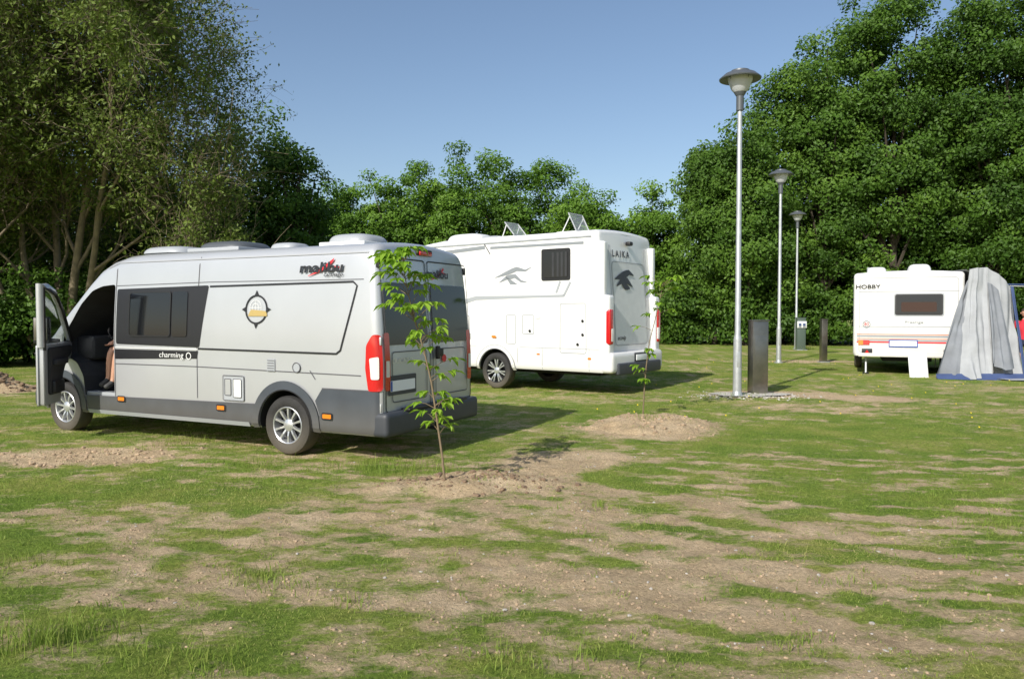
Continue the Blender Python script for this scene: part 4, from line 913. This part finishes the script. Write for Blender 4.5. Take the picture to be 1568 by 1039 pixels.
# willow-like tree with bare twigs on the left --------------------
def willow(X,Y,seed,stems,lim,scale=1.0,dens=1.0):
    R=random.Random(seed); e=empty('willow_tree',(X,Y,0)); V=[];F=[];LP=[]
    def rv(s): return Vector((R.gauss(0,s),R.gauss(0,s),R.gauss(0,s)))
    def grow(p,d,Ln,r,lv):
        if lv>=1 and p.x>lim-max(0,p.z-6.5)*.38+R.uniform(-.3,.3): return
        nseg=(7,6,5,4,3)[lv]; pts=[p.copy()]; rad=[r]; q=p.copy(); dd=d.copy()
        for i in range(nseg):
            dd=(dd+rv((.10,.14,.18,.22,.25)[lv])+Vector((0,0,(.03,.05,.03,.0,-.04)[lv]))).normalized()
            q=q+dd*Ln/nseg
            if q.z<.4: q.z=.4
            pts.append(q.copy()); rad.append(max(.005,r*(1-.8*(i+1)/nseg)))
        tube_geo(V,F,pts,rad,(8,6,4,3,3)[lv])
        if lv>=3:
            for i in range(1,len(pts)):
                for _ in range(5 if lv==4 else 2): LP.append(pts[i]+rv(.10))
        if lv==4: return
        nc=int((9,8,7,5)[lv]*dens)
        for k in range(nc):
            t=(.25+.75*(k+R.random())/nc); f=t*nseg; i=min(int(f),nseg-1); pp=pts[i].lerp(pts[i+1],f-i)
            axis_=(pts[i+1]-pts[i]).normalized(); side=rv(1); side=(side-axis_*side.dot(axis_)).normalized(); sp_=(.75,.8,.85,.9)[lv]
            nd=(axis_+side*sp_*R.uniform(.6,1.2)).normalized()
            grow(pp,nd,Ln*(.50,.55,.52,.62)[lv]*R.uniform(.7,1.2),max(.006,rad[i]*(.5,.5,.5,.55)[lv]),lv+1)
    for (dx,dy,dz,Ln,r) in stems: grow(Vector((dx*.25,dy*.25,-.1)),Vector((dx,dy,dz)).normalized(),Ln*scale,r,0)
    obj('limbs_and_twigs',V,F,M['barkw'],e,True,70)
    P=np.array([tuple(p) for p in LP]); n_=len(P); P=P+rng.normal(0,.06,(n_,3))
    nn=unit(n_)+np.array([-.4,-.6,.5]); nn/=np.linalg.norm(nn,axis=1)[:,None]
    pat=fbm(P[:,0]*.5+9,P[:,2]*.5+P[:,1]*.3,77,3); keep=rng.random(n_)<np.clip((pat-.30)*3.2,.2,1)
    V2,F2=leafquads(P[keep],nn[keep],(.09+.08*rng.random(n_))[keep],.5); npmesh('foliage',V2,F2,M['leafW'],np.clip(.5+.25*rng.normal(size=keep.sum()),0,1),e)
    return e
willow(-14.0,24.0,3,[(-.45,-.1,1,9.5,.13),(-.1,.1,1,10.5,.15),(.30,-.15,1,10,.16),(.6,-.1,.95,9.6,.14),(1.0,-.2,.55,6.8,.12),(-.9,-.1,.8,8,.11)],6.4)
willow(-17.3,22.5,8,[(.2,0,1,10.5,.15),(.7,-.1,1,9.0,.13),(-.3,.2,1,9,.13)],9)
# low scrub under the willow
sk=[]
for i in range(10):
    crown('h',hd,(-19+i*1.05,22.9+i*.22,1.3),(1.1,.8,1.4),20,160,.15,M['leafB'],(.4,.75),tb=.0,sink=sk)
o_=0;Fs=[]
for V_,F_,T_ in sk: Fs.append(F_+o_); o_+=len(V_)
npmesh('scrub',np.concatenate([s_[0] for s_ in sk]),np.concatenate(Fs),M['leafB'],np.concatenate([s_[2] for s_ in sk]),hd)
# saplings --------------------------------------------------------
def sapling(X,Y,stem,nl,seed,spread=1,leaf=.10):
    R=random.Random(seed); e=empty('sapling_tree',(X,Y,0)); V=[];F=[]; n_=len(stem)
    tube_geo(V,F,stem,[.013*(1-.75*i/(n_-1)) for i in range(n_)],7)
    sv=[Vector(s) for s in stem]; LV=[];LF=[];T=[]
    for k in range(nl):
        t=1-(R.random()**1.9)*.78; f=t*(n_-1); i=min(int(f),n_-2); p=sv[i].lerp(sv[i+1],f-i)
        a=R.random()*6.283; ln=R.uniform(.10,.32)*spread*(1.15-abs(t-.75)); d=Vector((math.cos(a),math.sin(a),R.uniform(.1,.8))).normalized(); q=p+d*ln+Vector((0,0,.02))
        tube_geo(V,F,[p,p.lerp(q,.5)+Vector((0,0,.02)),q],[.004,.003,.0018],4)
        tt=R.random(); h=Vector((d.x,d.y,0)).normalized(); s=Vector((-h.y,h.x,0))
        for j,aa in enumerate((-1.5,-.95,-.45,0,.45,.95,1.5)):
            ll=leaf*(1.35-.35*abs(aa))*R.uniform(.7,1.15); dd=(h*math.cos(aa)+s*math.sin(aa)+Vector((0,0,-R.uniform(-.1,.75)))).normalized(); ss=dd.cross(Vector((0,0,1))).normalized(); up=ss.cross(dd)
            b=len(LV); w=ll*.22
            base=q-h*.03*(j%3)
            for (u,ww,zz) in ((0,0,0),(.3,.7,.01),(.62,1,.0),(1,0,-.02)):
                if ww==0: LV.append(base+dd*ll*u+Vector((0,0,zz)))
                else:
                    LV.append(base+dd*ll*u+ss*w*ww+up*.012); LV.append(base+dd*ll*u-ss*w*ww+up*.012)
            LV.append(base+dd*ll*.45)
            c=b+6
            for fc in ((b,b+1,c),(b,c,b+2),(b+1,b+3,c),(b+2,c,b+4),(b+3,b+5,c),(b+4,c,b+5)): LF.append(fc); T.append(min(1,max(0,.35+.4*tt+R.uniform(-.15,.15))))
    obj('stem_and_twigs',V,F,M['barks'],e,True,60)
    npmesh('foliage',np.array([tuple(v) for v in LV]),np.array(LF),M['leafS'],np.array(T),e)
sapling(-.63,7.2,[(0,0,-.02),(-.03,0,.3),(-.08,.01,.65),(-.13,.0,1.0),(-.20,.02,1.3),(-.29,.0,1.6),(-.36,.02,1.9),(-.40,.02,2.13)],78,5,1.0,.095)
sapling(2.12,12.35,[(0,0,-.02),(.02,0,.4),(.05,0,.8),(.10,0,1.2),(.2,0,1.6),(.28,0,1.95),(.30,0,2.1)],24,9,1.2,.11)
# ================================================================= LIGHT, SKY, CAMERA
to=Vector((-.54*math.cos(math.radians(35)),-.842*math.cos(math.radians(35)),math.sin(math.radians(35))))
sl=bpy.data.lights.new('sun','SUN'); sl.energy=4.95; sl.angle=math.radians(.5); sl.color=(1,.955,.87)
so=bpy.data.objects.new('sun',sl); so.rotation_euler=(-to).to_track_quat('-Z','Y').to_euler(); so.location=(-10,-15,20); link(so)
w=bpy.data.worlds.new('World'); S.world=w; w.use_nodes=True; n=w.node_tree.nodes; l=w.node_tree.links
sk=n.new('ShaderNodeTexSky'); sk.sky_type='NISHITA'; sk.sun_disc=False; sk.sun_elevation=math.radians(35); sk.sun_rotation=math.radians(212.7)
sk.air_density=1.0; sk.dust_density=1.6; sk.ozone_density=1.6; sk.altitude=100
bg=n['Background']; bg.inputs['Strength'].default_value=.138; l.new(sk.outputs[0],bg.inputs['Color'])
cam=bpy.data.cameras.new('camera'); cam.lens=26.9; cam.sensor_width=36; cam.clip_end=2000; cam.clip_start=.05
co=bpy.data.objects.new('camera',cam); co.location=(0,0,1.65); co.rotation_euler=(math.radians(90-1.93),0,0); link(co); S.camera=co
